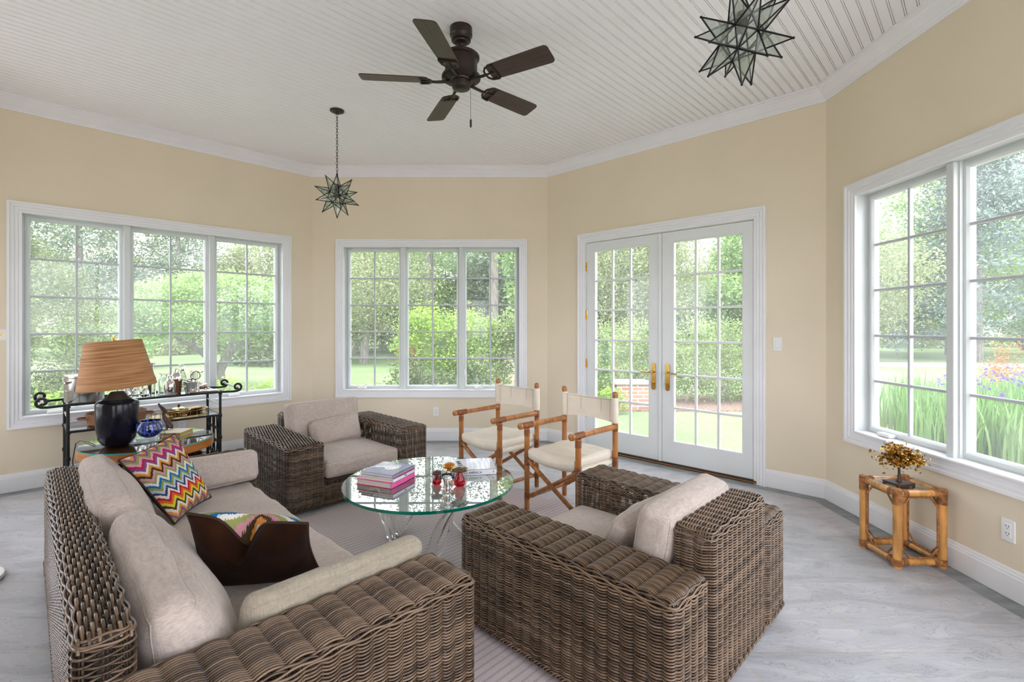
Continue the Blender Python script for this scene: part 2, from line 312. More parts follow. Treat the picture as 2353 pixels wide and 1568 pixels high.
# ------------------------------------------------------------------ mesh building
class MB:
    def __init__(s): s.v = []; s.f = []; s.m = []; s.sm = []
    def add(s, verts, faces, mi=0, smooth=False):
        o = len(s.v); s.v.extend([tuple(v) for v in verts])
        for f in faces: s.f.append(tuple(i + o for i in f)); s.m.append(mi); s.sm.append(smooth)
        return s
    def box(s, x0, x1, y0, y1, z0, z1, mi=0):
        v = [(x, y, z) for z in (z0, z1) for y in (y0, y1) for x in (x0, x1)]
        return s.add(v, [(0, 2, 3, 1), (4, 5, 7, 6), (0, 1, 5, 4), (2, 6, 7, 3), (0, 4, 6, 2), (1, 3, 7, 5)], mi)
    def bbox(s, x0, x1, y0, y1, z0, z1, b=.004, mi=0):
        """box with chamfered edges"""
        v = []; idx = {}
        for ix, (x, sx) in enumerate(((x0, 1), (x1, -1))):
            for iy, (y, sy) in enumerate(((y0, 1), (y1, -1))):
                for iz, (z, sz) in enumerate(((z0, 1), (z1, -1))):
                    for a, p in enumerate(((x, y + sy * b, z + sz * b), (x + sx * b, y, z + sz * b), (x + sx * b, y + sy * b, z))):
                        idx[ix, iy, iz, a] = len(v); v.append(p)
        f = []
        for k in (0, 1):
            f.append([idx[k, 0, 0, 0], idx[k, 0, 1, 0], idx[k, 1, 1, 0], idx[k, 1, 0, 0]])
            f.append([idx[0, k, 0, 1], idx[1, k, 0, 1], idx[1, k, 1, 1], idx[0, k, 1, 1]])
            f.append([idx[0, 0, k, 2], idx[0, 1, k, 2], idx[1, 1, k, 2], idx[1, 0, k, 2]])
            for j in (0, 1):
                f.append([idx[0, k, j, 1], idx[1, k, j, 1], idx[1, k, j, 2], idx[0, k, j, 2]])
                f.append([idx[k, 0, j, 0], idx[k, 1, j, 0], idx[k, 1, j, 2], idx[k, 0, j, 2]])
                f.append([idx[k, j, 0, 0], idx[k, j, 1, 0], idx[k, j, 1, 1], idx[k, j, 0, 1]])
                for i in (0, 1): f.append([idx[k, j, i, 0], idx[k, j, i, 1], idx[k, j, i, 2]])
        return s.add(v, f, mi)
    def tube(s, pts, r, n=10, closed=False, caps=True, mi=0):
        pts = [Vector(p) for p in pts]; m = len(pts)
        rs = r if isinstance(r, (list, tuple)) else [r] * m
        v = []; ref = None
        for i in range(m):
            a = pts[(i - 1) % m] if (closed or i > 0) else pts[i]; b = pts[(i + 1) % m] if (closed or i < m - 1) else pts[i]
            t = (b - a).normalized()
            if ref is None:
                ref = Vector((0, 0, 1)) if abs(t.z) < .9 else Vector((1, 0, 0))
            n1 = (ref - t * ref.dot(t)).normalized(); ref = n1; n2 = t.cross(n1)
            for k in range(n):
                an = 2 * math.pi * k / n; v.append(pts[i] + (n1 * math.cos(an) + n2 * math.sin(an)) * rs[i])
        f = []
        for i in range(m if closed else m - 1):
            j = (i + 1) % m
            for k in range(n): f.append((i * n + k, i * n + (k + 1) % n, j * n + (k + 1) % n, j * n + k))
        s.add(v, f, mi, True)
        if caps and not closed:
            o = len(s.v) - len(v)
            s.f.append(tuple(o + k for k in reversed(range(n)))); s.m.append(mi); s.sm.append(False)
            s.f.append(tuple(o + (m - 1) * n + k for k in range(n))); s.m.append(mi); s.sm.append(False)
        return s
    def lathe(s, prof, n=28, c=(0, 0, 0), mi=0, sq=(1, 1), smooth=True):
        v = []; f = []
        for (r, z) in prof:
            for k in range(n):
                a = 2 * math.pi * k / n; v.append((c[0] + r * math.cos(a) * sq[0], c[1] + r * math.sin(a) * sq[1], c[2] + z))
        for i in range(len(prof) - 1):
            for k in range(n): f.append((i * n + k, i * n + (k + 1) % n, (i + 1) * n + (k + 1) % n, (i + 1) * n + k))
        return s.add(v, f, mi, smooth)
    def sphere(s, c, r, n=14, sc=(1, 1, 1), mi=0):
        pr = [(math.sin(math.pi * i / (n // 2 + 2)) * r + 1e-5, -math.cos(math.pi * i / (n // 2 + 2)) * r * sc[2]) for i in range(n // 2 + 3)]
        return s.lathe(pr, n, c, mi, (sc[0], sc[1]))
    def prism(s, poly, z0, z1, mi=0):
        n = len(poly); v = [(x, y, z0) for x, y in poly] + [(x, y, z1) for x, y in poly]
        f = [tuple(reversed(range(n))), tuple(range(n, 2 * n))] + [(i, (i + 1) % n, n + (i + 1) % n, n + i) for i in range(n)]
        return s.add(v, f, mi)
    def frame(s, x0, x1, z0, z1, prof, mi=0, sides='LTRB'):
        """moulding swept round a rectangle in the local xz plane; prof: (inset, y) points"""
        c = [(x0, z0, 1, 1), (x0, z1, 1, -1), (x1, z1, -1, -1), (x1, z0, -1, 1)]
        v = []; n = len(prof)
        for (x, z, sx, sz) in c:
            for (i, y) in prof: v.append((x + sx * i, y, z + sz * i if 'B' in sides or sz < 0 else z0))
        f = []
        pairs = {'L': (0, 1), 'T': (1, 2), 'R': (2, 3), 'B': (3, 0)}
        for sd in sides:
            a, b = pairs[sd]
            for k in range(n - 1): f.append((a * n + k, b * n + k, b * n + k + 1, a * n + k + 1))
        return s.add(v, f, mi)
    def build(s, name, mats, parent=None, loc=None, rot=None):
        if not isinstance(mats, (list, tuple)): mats = [mats]
        me = bpy.data.meshes.new(name); me.from_pydata(s.v, [], s.f)
        for m in mats: me.materials.append(M[m] if isinstance(m, str) else m)
        me.polygons.foreach_set('material_index', s.m); me.polygons.foreach_set('use_smooth', s.sm); me.update()
        if any(s.sm): me.set_sharp_from_angle(angle=R(42))
        return link(name, me, parent, loc, rot)

def link(name, data, parent=None, loc=None, rot=None):
    o = bpy.data.objects.new(name, data); COL.objects.link(o)
    if parent is not None: o.parent = parent
    if loc is not None: o.location = loc
    if rot is not None: o.rotation_euler = rot
    return o
def empty(name, loc=(0, 0, 0), rz=0.0, rot=None):
    return link(name, None, None, loc, rot if rot is not None else (0, 0, rz))
def tag(o, label=None, cat=None, group=None, kind=None):
    if label: o['label'] = label
    if cat: o['category'] = cat
    if group: o['group'] = group
    if kind: o['kind'] = kind
    return o
def struct(o): o['kind'] = 'structure'; return o
def basis(o, origin, xa, ya):
    """place object with local x, y along the given world directions"""
    xa = Vector(xa).normalized(); ya = Vector(ya); ya = (ya - xa * ya.dot(xa)).normalized(); za = xa.cross(ya)
    m = Matrix((xa, ya, za)).transposed().to_4x4(); m.translation = Vector(origin); o.matrix_world = m
    return o
def copy_tree(o, parent=None):
    c = o.copy(); COL.objects.link(c); c.parent = parent
    for ch in list(o.children): copy_tree(ch, c)
    return c

def np_mesh(name, verts, quads, mat, tone=None, smooth=True, st=None):
    me = bpy.data.meshes.new(name)
    nv, nf = len(verts), len(quads)
    me.vertices.add(nv); me.vertices.foreach_set('co', np.asarray(verts, np.float32).ravel())
    me.loops.add(nf * 4); me.loops.foreach_set('vertex_index', np.asarray(quads, np.int32).ravel())
    me.polygons.add(nf); me.polygons.foreach_set('loop_start', np.arange(0, nf * 4, 4, dtype=np.int32))
    me.polygons.foreach_set('use_smooth', np.full(nf, smooth))
    for m in (mat if isinstance(mat, (list, tuple)) else [mat]): me.materials.append(M[m])
    me.update(calc_edges=True)
    if tone is not None:
        a = me.attributes.new('tone', 'FLOAT', 'POINT'); a.data.foreach_set('value', np.asarray(tone, np.float32))
    if st is not None:
        a = me.attributes.new('st', 'FLOAT_VECTOR', 'POINT'); a.data.foreach_set('vector', np.asarray(st, np.float32).ravel())
    return me

# ------------------------------------------------------------------ wicker
class Weave:
    def __init__(s): s.V = []; s.Q = []; s.T = []; s.n = 0
    def rod(s, P, r, up, sides=5, closed=False, tone=None):
        P = np.asarray(P, float); m = len(P)
        if closed: T = np.roll(P, -1, 0) - np.roll(P, 1, 0)
        else: T = np.gradient(P, axis=0)
        T /= np.linalg.norm(T, axis=1)[:, None] + 1e-12
        up = np.asarray(up, float); A = np.cross(T, np.broadcast_to(up, T.shape)); A /= np.linalg.norm(A, axis=1)[:, None] + 1e-12
        B = np.cross(A, T)
        an = np.arange(sides) * 2 * math.pi / sides
        V = P[:, None, :] + r * (A[:, None, :] * np.cos(an)[None, :, None] + B[:, None, :] * np.sin(an)[None, :, None])
        i = np.arange(m if closed else m - 1); j = (i + 1) % m; k = np.arange(sides); k2 = (k + 1) % sides
        Q = np.stack([i[:, None] * sides + k, i[:, None] * sides + k2, j[:, None] * sides + k2, j[:, None] * sides + k], -1).reshape(-1, 4) + s.n
        s.V.append(V.reshape(-1, 3)); s.Q.append(Q); s.n += m * sides
        t = rng.random() if tone is None else tone
        s.T.append(np.full(m * sides, t))
    def build(s, name, mat, parent):
        me = np_mesh(name, np.concatenate(s.V), np.concatenate(s.Q), mat, np.concatenate(s.T))
        return link(name, me, parent)

def rrect(x0, x1, y0, y1, r, ds):
    """closed rounded rectangle sampled about every ds: points, outward normals, arclength"""
    pts = []; nor = []
    segs = [((x1, y0 + r), (x1, y1 - r), (1, 0)), ((x1 - r, y1), (x0 + r, y1), (0, 1)), ((x0, y1 - r), (x0, y0 + r), (-1, 0)), ((x0 + r, y0), (x1 - r, y0), (0, -1))]
    cen = [(x1 - r, y1 - r, 0), (x0 + r, y1 - r, 90), (x0 + r, y0 + r, 180), (x1 - r, y0 + r, 270)]
    for (a, b, n), (cx, cy, a0) in zip(segs, cen):
        ln = math.hypot(b[0] - a[0], b[1] - a[1]); m = max(2, int(ln / ds))
        for i in range(m): t = i / m; pts.append((a[0] + (b[0] - a[0]) * t, a[1] + (b[1] - a[1]) * t)); nor.append(n)
        m = max(2, int(r * math.pi / 2 / ds) + 1)
        for i in range(m): an = R(a0 + 90 * i / m); pts.append((cx + r * math.cos(an), cy + r * math.sin(an))); nor.append((math.cos(an), math.sin(an)))
    P = np.array(pts); Nn = np.array(nor); d = np.linalg.norm(np.roll(P, -1, 0) - P, axis=1); s = np.concatenate([[0], np.cumsum(d)[:-1]])
    return P, Nn, s, d.sum()

def woven_box(parent, name, x0, x1, y0, y1, z0, z1, side='wale', top='rib', S=.052, ST=.076, toplong='y', row=.0104, r=.0038, A=.0085, rc=.03):
    w = Weave(); k = Weave()
    P, Nn, s, per = rrect(x0, x1, y0, y1, rc, S / 6.0)
    ns = int(round(per / S)); ns += ns % 2; S_ = per / ns
    nrow = int((z1 - .02 - z0) / row)
    ph = s / S_
    for q in range(nrow):
        z = z0 + row * (q + .5)
        if side == 'wale':
            fr = ph % 1.0; ed = 1 - np.exp(-(np.minimum(fr, 1 - fr) / .11) ** 2); d = A * 1.25 * np.abs(np.sin(math.pi * ph)) ** .75 - .004
            dz = row * ed * (.30 * (fr - .5) + np.where(np.floor(ph) % 2 == 0, .25, -.25))
        else:
            d = A * np.sin(math.pi * (ph + q)) * 1.0 + .002; dz = 0 * d
        Z = z + dz + (rng.random() - .5) * .0012
        w.rod(np.stack([P[:, 0] + Nn[:, 0] * d, P[:, 1] + Nn[:, 1] * d, Z], 1), r * (1 + .12 * (rng.random() - .5)), (0, 0, 1), 5, True)
    for i in range(ns):
        c = (i + .0) * S_ if side == 'wale' else (i + .5) * S_
        j = int(np.argmin(np.abs(s - c))); t = np.array([-Nn[j, 1], Nn[j, 0]])
        for o in (-.0042, .0042):
            b = P[j] + t * o - Nn[j] * .003
            k.rod([(b[0], b[1], z0), (b[0], b[1], z1 - .008)], .0034, (1, 0, 0), 5)
    # braided foot rope
    P2, N2, s2, per2 = rrect(x0, x1, y0, y1, rc, .006)
    for p in (0, 1, 2):
        a = s2 / .048 * 2 * math.pi + p * 2.094; d = .0075 * np.cos(a) + .004; dz = .0075 * np.sin(a)
        w.rod(np.stack([P2[:, 0] + N2[:, 0] * d, P2[:, 1] + N2[:, 1] * d, z0 - .004 + dz], 1), r, (0, 0, 1), 5, True)
    # top surface
    def drop(u, u0, u1, rr=.024):
        e = np.minimum(u - u0, u1 - u); e = np.clip(e, 0, rr); return rr - np.sqrt(np.maximum(rr * rr - (rr - e) ** 2, 0))
    if top:
        if toplong == 'y': a0, a1, b0, b1 = y0, y1, x0, x1
        else: a0, a1, b0, b1 = x0, x1, y0, y1
        n = int(round((a1 - a0) / ST)); n += (n % 2 == 0); ST_ = (a1 - a0) / n
        u = np.linspace(a0 + .001, a1 - .001, n * 7 + 1); hh = A * (1.35 if top == 'rib' else .9)
        nb = int(round((b1 - b0) / row))
        for q in range(nb):
            b = b0 + (b1 - b0) * (q + .5) / nb; ph = (u - a0) / ST_
            d = hh * np.abs(np.sin(math.pi * ph)) ** .8 if top == 'rib' else hh * np.sin(math.pi * (ph + q)) + .003
            z = z1 + d - .006 - drop(u, a0, a1) - drop(np.array([b]), b0, b1)[0]
            bb = np.full_like(u, b); X = np.stack([bb, u, z], 1) if toplong == 'y' else np.stack([u, bb, z], 1)
            w.rod(X, (r if top == 'rib' else r * 1.25) * (1 + .12 * (rng.random() - .5)), (0, 0, 1), 5)
        for i in range(n + 1):
            a = a0 + i * ST_ if top == 'rib' else a0 + (i + .5) * ST_
            a = min(max(a, a0 + .012), a1 - .012)
            for o in (-.0042, .0042):
                e = [(b0 + .012, a + o), (b1 - .012, a + o)]
                pts = [((p[0], p[1]) if toplong == 'y' else (p[1], p[0])) + (z1 - .011,) for p in e]
                k.rod(pts, .0034, (0, 0, 1), 5)
        # edge strands lapped round the rim
        P3, N3, s3, per3 = rrect(x0, x1, y0, y1, rc, .008)
        for p, (off, dz) in enumerate(((.005, -.022), (.003, -.012), (-.006, -.004))):
            a = s3 / .11 * 2 * math.pi + p * 2.1
            w.rod(np.stack([P3[:, 0] + N3[:, 0] * (off + .003 * np.sin(a)), P3[:, 1] + N3[:, 1] * (off + .003 * np.sin(a)), z1 + dz + .003 * np.cos(a)], 1), r * 1.05, (0, 0, 1), 5, True)
    o = w.build(name, 'wicker', parent); k.build('stakes', 'stake', o)
    return o

def wicker_seat(name, loc, rz, W, D, aw, H, HB, back_w, side, top, topb, bt=.15, ST=.076, bside=None, bST=.056, bx=0.0):
    t = empty(name, loc, rz)     # origin: middle of the rear foot, +y forward
    h = W / 2; z0 = .045
    woven_box(t, 'arm', -h, -h + aw, 0, D, z0, H, side, top, ST=ST)
    woven_box(t, 'arm', h - aw, h, 0, D, z0, H, side, top, ST=ST)
    woven_box(t, 'backrest', -back_w / 2 + bx, back_w / 2 + bx, 0.002, bt, z0, HB, bside or side, topb, toplong='x', ST=bST)
    woven_box(t, 'front_apron', -h + aw - .01, h - aw + .01, D - .08, D - .004, z0, .20, 'wale', None)
    d = MB(); d.box(-h + aw, h - aw, bt, D - .07, .17, .20); d.build('seat_deck', 'darkwood', t)
    p = MB()
    p.box(-h + .03, h - .03, .03, .06, 0, .04); p.box(-h + .03, h - .03, D - .06, D - .03, 0, .04)
    p.box(-h + .03, -h + .06, .06, D - .06, 0, .04); p.box(h - .06, h - .03, .06, D - .06, 0, .04)
    p.build('plinth', 'darkwood', t)
    return t

# ------------------------------------------------------------------ cushions
def box_cushion(name, w, d, t, mat, puff=.03, rad=.035, seed=0, wr=.006, n=26, wstretch=(3, 9, 3), seam=True, sag=0.0, taper=0.0):
    """boxed cushion: rounded slab, domed faces, wrinkles; origin at the centre of its underside"""
    V = []; idx = {}; F = []
    def pt(a, b, c):
        key = (round(a, 4), round(b, 4), round(c, 4))
        if key in idx: return idx[key]
        x, y, z = a * w / 2, b * d / 2, c * t / 2
        rr = min(rad, t / 2 * .95)
        q = Vector((max(-w / 2 + rr, min(w / 2 - rr, x)), max(-d / 2 + rr, min(d / 2 - rr, y)), max(-t / 2 + rr, min(t / 2 - rr, z))))
        o = Vector((x, y, z)) - q
        if o.length > 1e-9: o = o.normalized() * rr
        p = q + o
        dome = max(0, (1 - abs(a) ** 2.6)) * max(0, (1 - abs(b) ** 2.6))
        p.z += math.copysign(1, c) * puff * dome * abs(c) if abs(c) > .01 else 0
        sb = (1 - c * c)
        p.x += .35 * puff * a * sb * (1 - b * b); p.y += .35 * puff * b * sb * (1 - a * a)
        p.x *= 1 - .02 * (1 - b * b); p.y *= 1 - .02 * (1 - a * a)
        s = Vector((p.x * wstretch[0], p.y * wstretch[1], p.z * wstretch[2] + seed * 7.3))
        nz = mnoise.noise(s) + .5 * mnoise.noise(s * 2.3)
        p += Vector((.2 * a, .2 * b, c)).normalized() * nz * wr
        p.z -= sag * (1 - a * a) * (1 + b) * .5
        p.z = t / 2 - (t / 2 - p.z) * (1 - taper * (b + 1) / 2)
        idx[key] = len(V); V.append(tuple(p + Vector((0, 0, t / 2)))); return idx[key]
    def axis(m): return [math.sin((i / m - .5) * math.pi) * .35 + (2 * i / m - 1) * .65 for i in range(m + 1)]
    A, B, Cc = axis(n), axis(n), axis(8)
    for c in (-1, 1):
        for i in range(n):
            for j in range(n):
                q = [pt(A[i], B[j], c), pt(A[i + 1], B[j], c), pt(A[i + 1], B[j + 1], c), pt(A[i], B[j + 1], c)]
                F.append(q if c > 0 else q[::-1])
    for sgn in (-1, 1):
        for i in range(n):
            for k in range(8):
                q = [pt(sgn, A[i], Cc[k]), pt(sgn, A[i + 1], Cc[k]), pt(sgn, A[i + 1], Cc[k + 1]), pt(sgn, A[i], Cc[k + 1])]; F.append(q if sgn > 0 else q[::-1])
                q = [pt(A[i], sgn, Cc[k]), pt(A[i + 1], sgn, Cc[k]), pt(A[i + 1], sgn, Cc[k + 1]), pt(A[i], sgn, Cc[k + 1])]; F.append(q if sgn < 0 else q[::-1])
    mb = MB(); mb.add(V, F, 0, True)
    o = mb.build(name, mat)
    if seam:
        sm = MB()
        for c in (-1, 1):
            rim = [pt(A[i], -1, c) for i in range(n)] + [pt(1, A[i], c) for i in range(n)] + [pt(A[n - i], 1, c) for i in range(n)] + [pt(-1, A[n - i], c) for i in range(n)]
            sm.tube([Vector(V[i]) * 1.001 for i in rim], .0022, 5, closed=True)
        sm.build('seam', mat, o)
    return o

def pillow(name, corners, T, mats, n=34, chop=0.0, pipe='piping', seed=1, chopw=.25, ca=0.0):
    """knife-edge pillow between four world corner points (bl, br, tr, tl); mats: front, back"""
    bl, br, tr, tl = [Vector(c) for c in corners]
    org = (bl + br + tr + tl) / 4
    nrm = (br - bl + tr - tl).cross(tl - bl + tr - br).normalized()
    V = []; ST = []; Q = []; mi = []
    def pos(u, v, sd):
        p = bl * (1 - u) * (1 - v) + br * u * (1 - v) + tr * u * v + tl * (1 - u) * v
        a, b = 2 * u - 1, 2 * v - 1
        p = p.lerp(org, .07 * ((1 - a * a) * abs(b) ** 3 + (1 - b * b) * abs(a) ** 3))
        prof = max(0, (1 - a ** 4) * (1 - b ** 4)) ** .55
        h = T * prof * (.85 + .15 * (1 - a * a))
        if chop:
            g = math.exp(-((a - ca) / chopw) ** 2) * max(0, (b + .55) / 1.55) ** 1.4
            p = p - (tl - bl + tr - br) * .5 * chop * g * (1 if sd > 0 else 1 - .85 * min(1, prof * 1.6)); h *= 1 + .15 * g
        h += .006 * mnoise.noise(Vector((a * 3, b * 3, seed + sd))) * prof
        return p + nrm * (h * sd) - org
    for sd in (1, -1):
        o = len(V)
        for j in range(n + 1):
            for i in range(n + 1):
                u = .5 - .5 * math.cos(math.pi * i / n); v = .5 - .5 * math.cos(math.pi * j / n)
                V.append(pos(u, v, sd)); ST.append((u, v, 0))
        for j in range(n):
            for i in range(n):
                q = [o + j * (n + 1) + i, o + j * (n + 1) + i + 1, o + (j + 1) * (n + 1) + i + 1, o + (j + 1) * (n + 1) + i]
                Q.append(q if sd > 0 else q[::-1]); mi.append(0 if sd > 0 else 1)
    me = np_mesh(name, [tuple(v) for v in V], Q, list(mats), st=ST)
    me.polygons.foreach_set('material_index', mi)
    o = link(name, me, None, org)
    if pipe:
        e = [i for i in range(n)] + [i * (n + 1) + n for i in range(n)] + [n * (n + 1) + n - i for i in range(n)] + [(n - i) * (n + 1) for i in range(n)]
        MB().tube([V[i] for i in e], .0055, 6, closed=True).build('piping', pipe, o)
    return o

def text(name, body, size, mat, parent, loc, rot, ext=.0006):
    c = bpy.data.curves.new(name, 'FONT'); c.body = body; c.size = size; c.extrude = ext; c.align_x = 'CENTER'; c.align_y = 'CENTER'
    t = bpy.data.objects.new(name + '_src', c); COL.objects.link(t)
    dg = bpy.context.evaluated_depsgraph_get(); me = bpy.data.meshes.new_from_object(t.evaluated_get(dg)); me.materials.clear(); me.materials.append(M[mat])
    bpy.data.objects.remove(t); bpy.data.curves.remove(c)
    return link(name, me, parent, loc, rot)
SKY_BACK, SKY_FRONT, SUN_E, EXPO = 1.95, 1.2, .4, 1.92
# ------------------------------------------------------------------ camera
H_CAM = 1.40
cam = bpy.data.cameras.new('camera'); cam.sensor_width = 36.0; cam.lens = 36.0 * 1100 / 2353
cam.shift_x = (1176.5 - 1160) / 2353; cam.shift_y = -(784 - 750) / 2353; cam.clip_start = .05; cam.clip_end = 500
co = link('camera', cam, None, (0, 0, H_CAM), (R(90), 0, 0)); scene.camera = co
# ------------------------------------------------------------------ the room
PTS = [(-4.438, 3.768), (-2.352, 5.854), (.5215, 5.854), (2.605, 3.88), (2.605, .95), (.52, -1.13), (-2.352, -1.13), (-4.438, .95)]
SIDES = ['left', 'back', 'garden', 'right', 'rear_right', 'rear', 'rear_left', 'far_left']
CEIL = 3.33; TH = .17
def wall_geo(i):
    a, b = Vector(PTS[i]), Vector(PTS[(i + 1) % 8]); d = (b - a); Ln = d.length; d.normalize()
    return a, d, Ln, math.atan2(d.y, d.x)
def turn(i):
    """half turning angle at the start corner of wall i"""
    _, d0, _, _ = wall_geo((i - 1) % 8); _, d1, _, _ = wall_geo(i)
    return abs(d0.angle(d1)) / 2
HOLE = {0: (1.522 - 1.075, 1.522 + 1.075, .62, 2.37), 1: (1.455 - 1.075, 1.455 + 1.075, .62, 2.37), 2: (.56, 2.35, 0, 2.352), 3: (1.404 - 1.075, 1.404 + 1.075, .62, 2.37),
        4: (.3, 2.64, .25, 2.75), 5: (.95, 1.95, .02, 2.15), 6: None, 7: (.42, 2.4, .5, 2.5)}  # rear openings are added, sized to admit fill light
for i in range(8):
    a, d, Ln, an = wall_geo(i); x0, x1, z0, z1 = HOLE[i] or (1, 1, 1, 1); e = .075
    m = MB()
    m.box(-e, x0, 0, TH, 0, CEIL + .2); m.box(x1, Ln + e, 0, TH, 0, CEIL + .2)
    m.box(x0, x1, 0, TH, z1, CEIL + .2)
    if z0 > 0: m.box(x0, x1, 0, TH, 0, z0)
    # trim interior faces back to the exact corners
    for k, v in enumerate(m.v):
        if v[1] == 0 and v[0] == -e: m.v[k] = (0, 0, v[2])
        if v[1] == 0 and v[0] == Ln + e: m.v[k] = (Ln, 0, v[2])
    struct(m.build('wall_' + SIDES[i], 'wall', None, (a.x, a.y, 0), (0, 0, an)))
def moulding(name, i, prof, s0=None, s1=None, mat='white'):
    """profile of (into-room, z) points run along wall i with mitred corners"""
    a, d, Ln, an = wall_geo(i); t0, t1 = math.tan(turn(i)), math.tan(turn((i + 1) % 8))
    m = MB(); v = []
    for (p, z) in prof: v.append((p * t0 if s0 is None else s0, -p, z))
    for (p, z) in prof: v.append((Ln - p * t1 if s1 is None else s1, -p, z))
    n = len(prof); m.add(v, [(k, k + 1, n + k + 1, n + k) for k in range(n - 1)] + [tuple(range(n - 1, -1, -1)), tuple(range(n, 2 * n))])
    return struct(m.build(name, mat, None, (a.x, a.y, 0), (0, 0, an)))
CROWN = [(0, 3.222), (.012, 3.222), (.016, 3.236), (.022, 3.238), (.030, 3.252), (.036, 3.254), (.072, 3.292), (.092, 3.304), (.096, 3.312), (.112, 3.316), (.114, 3.331), (0, 3.331)]
BASE = [(0, .003), (.019, .003), (.019, .118), (.014, .122), (.014, .132), (.009, .138), (.007, .150), (0, .155)]
for i in range(8):
    moulding('trim_%d' % (i + 1), i, CROWN)
    if i == 2:
        moulding('baseboard_garden', i, BASE, None, .458); moulding('baseboard_garden_door', i, BASE, 2.428, None)
    else: moulding('baseboard_' + SIDES[i], i, BASE)
# beaded board ceiling, boards running parallel to the left wall
def ceiling():
    import bmesh
    W = .0634; bm = bmesh.new(); prof = []
    for k in range(-75, 76):
        y = k * W
        prof += [(y, 0), (y + .0006, .008), (y + .0036, .008), (y + .0042, 0), (y + .0100, 0), (y + .0106, .008), (y + .0136, .008), (y + .0142, 0)]
    ra = [bm.verts.new((-5.2, y, z)) for y, z in prof]; rb = [bm.verts.new((5.2, y, z)) for y, z in prof]
    for k in range(len(prof) - 1): bm.faces.new((ra[k], ra[k + 1], rb[k + 1], rb[k]))
    bmesh.ops.transform(bm, matrix=Matrix.Translation((-.9, 2.35, CEIL)) @ Matrix.Rotation(R(45), 4, 'Z'), verts=bm.verts)
    for i in range(8):
        a, d, Ln, an = wall_geo(i); n = Vector((-d.y, d.x, 0))
        g = bm.verts[:] + bm.edges[:] + bm.faces[:]
        bmesh.ops.bisect_plane(bm, geom=g, plane_co=Vector((a.x, a.y, 0)) + n * .05, plane_no=n, clear_outer=True)
    me = bpy.data.meshes.new('ceiling'); bm.to_mesh(me); bm.free(); me.materials.append(M['ceil'])
    o = struct(link('ceiling', me))
    m = MB(); m.prism(poly_out(.16), CEIL + .06, CEIL + .2); struct(m.build('roof_slab', 'ceil'))
def poly_out(off):
    out = []
    for i in range(8):
        a, d, _, _ = wall_geo(i); _, dp, _, _ = wall_geo((i - 1) % 8); n1, n0 = Vector((-d.y, d.x)), Vector((-dp.y, dp.x))
        b = (n0 + n1).normalized(); k = off / b.dot(n1); out.append((a.x + b.x * k, a.y + b.y * k))
    return out
ceiling()
m = MB(); m.prism(list(reversed(poly_out(.12))), -.12, 0, 0)
o_, i_ = poly_out(.0), poly_out(-.125)
for k in range(8):
    j = (k + 1) % 8
    m.add([(*o_[k], .0012), (*o_[j], .0012), (*i_[j], .0012), (*i_[k], .0012)], [(0, 3, 2, 1)], 1)
    g0, g1 = poly_out(-.125)[k], poly_out(-.133)[k]
struct(m.build('floor', ['floor', 'border']))

def window(n, i, cx, cranks):
    a, d, Ln, an = wall_geo(i)
    root = struct(empty('window_%d' % n, (a.x, a.y, 0), an)); x0, x1, z0, z1 = cx - 1.165, cx + 1.165, .53, 2.46
    c = MB(); c.frame(x0, x1, z0, z1, [(0, .0), (0, -.030), (.016, -.030), (.022, -.020), (.042, -.022), (.046, -.014), (.066, -.016), (.070, -.010), (.092, -.012), (.092, 0.004)])
    c.build('casing', 'white', root)
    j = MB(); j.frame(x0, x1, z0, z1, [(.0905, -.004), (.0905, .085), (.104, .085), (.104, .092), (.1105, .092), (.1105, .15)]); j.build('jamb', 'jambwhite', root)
    st = MB(); st.bbox(x0 + .092, x1 - .092, -.022, .085, z0 + .080, z0 + .096, .004); st.build('sill', 'white', root)
    xs = [cx - 1.02 + k * .72 for k in range(3)]
    for k in (1, 2):
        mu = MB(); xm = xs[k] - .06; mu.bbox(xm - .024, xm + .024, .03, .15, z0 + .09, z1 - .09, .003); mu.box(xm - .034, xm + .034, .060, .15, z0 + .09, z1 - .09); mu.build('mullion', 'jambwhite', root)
    g0, g1 = .668, 2.325
    for k, x in enumerate(xs):
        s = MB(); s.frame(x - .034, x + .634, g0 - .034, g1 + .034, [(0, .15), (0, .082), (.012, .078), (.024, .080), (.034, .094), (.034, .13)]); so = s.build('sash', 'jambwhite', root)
        b = MB(); b.bbox(x + .291, x + .309, .090, .118, g0, g1, .003)
        for q in range(1, 5):
            z = g0 + (g1 - g0) * q / 5; b.bbox(x, x + .6, .0912, .1168, z - .009, z + .009, .003)
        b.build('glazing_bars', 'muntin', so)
        p = MB(); p.box(x, x + .6, .103, .107, g0, g1); p.build('pane', 'glass', so)
        if k in cranks:
            h = MB(); h.bbox(x + .10, x + .21, .03, .084, z0 + .098, z0 + .122, .006)
            if cranks[k]: h.tube([(x + .14, .045, z0 + .122), (x + .19, .04, z0 + .135), (x + .225, .03, z0 + .165)], .008, 8)
            h.build('crank_handle', 'plastic', so)
        if k != 1:
            la = MB(); xx = x + .62 if k == 0 else x - .02
            la.bbox(xx - .008, xx + .008, .068, .082, .80, .87, .003); la.tube([(xx, .07, .85), (xx, .05, .83), (xx, .045, .79)], .006, 6); la.build('sash_lock', 'plastic', so)
    return root
window(1, 0, 1.522, {0: 0, 2: 0}); window(2, 1, 1.455, {0: 1, 2: 1}); window(3, 3, 1.404, {0: 0})
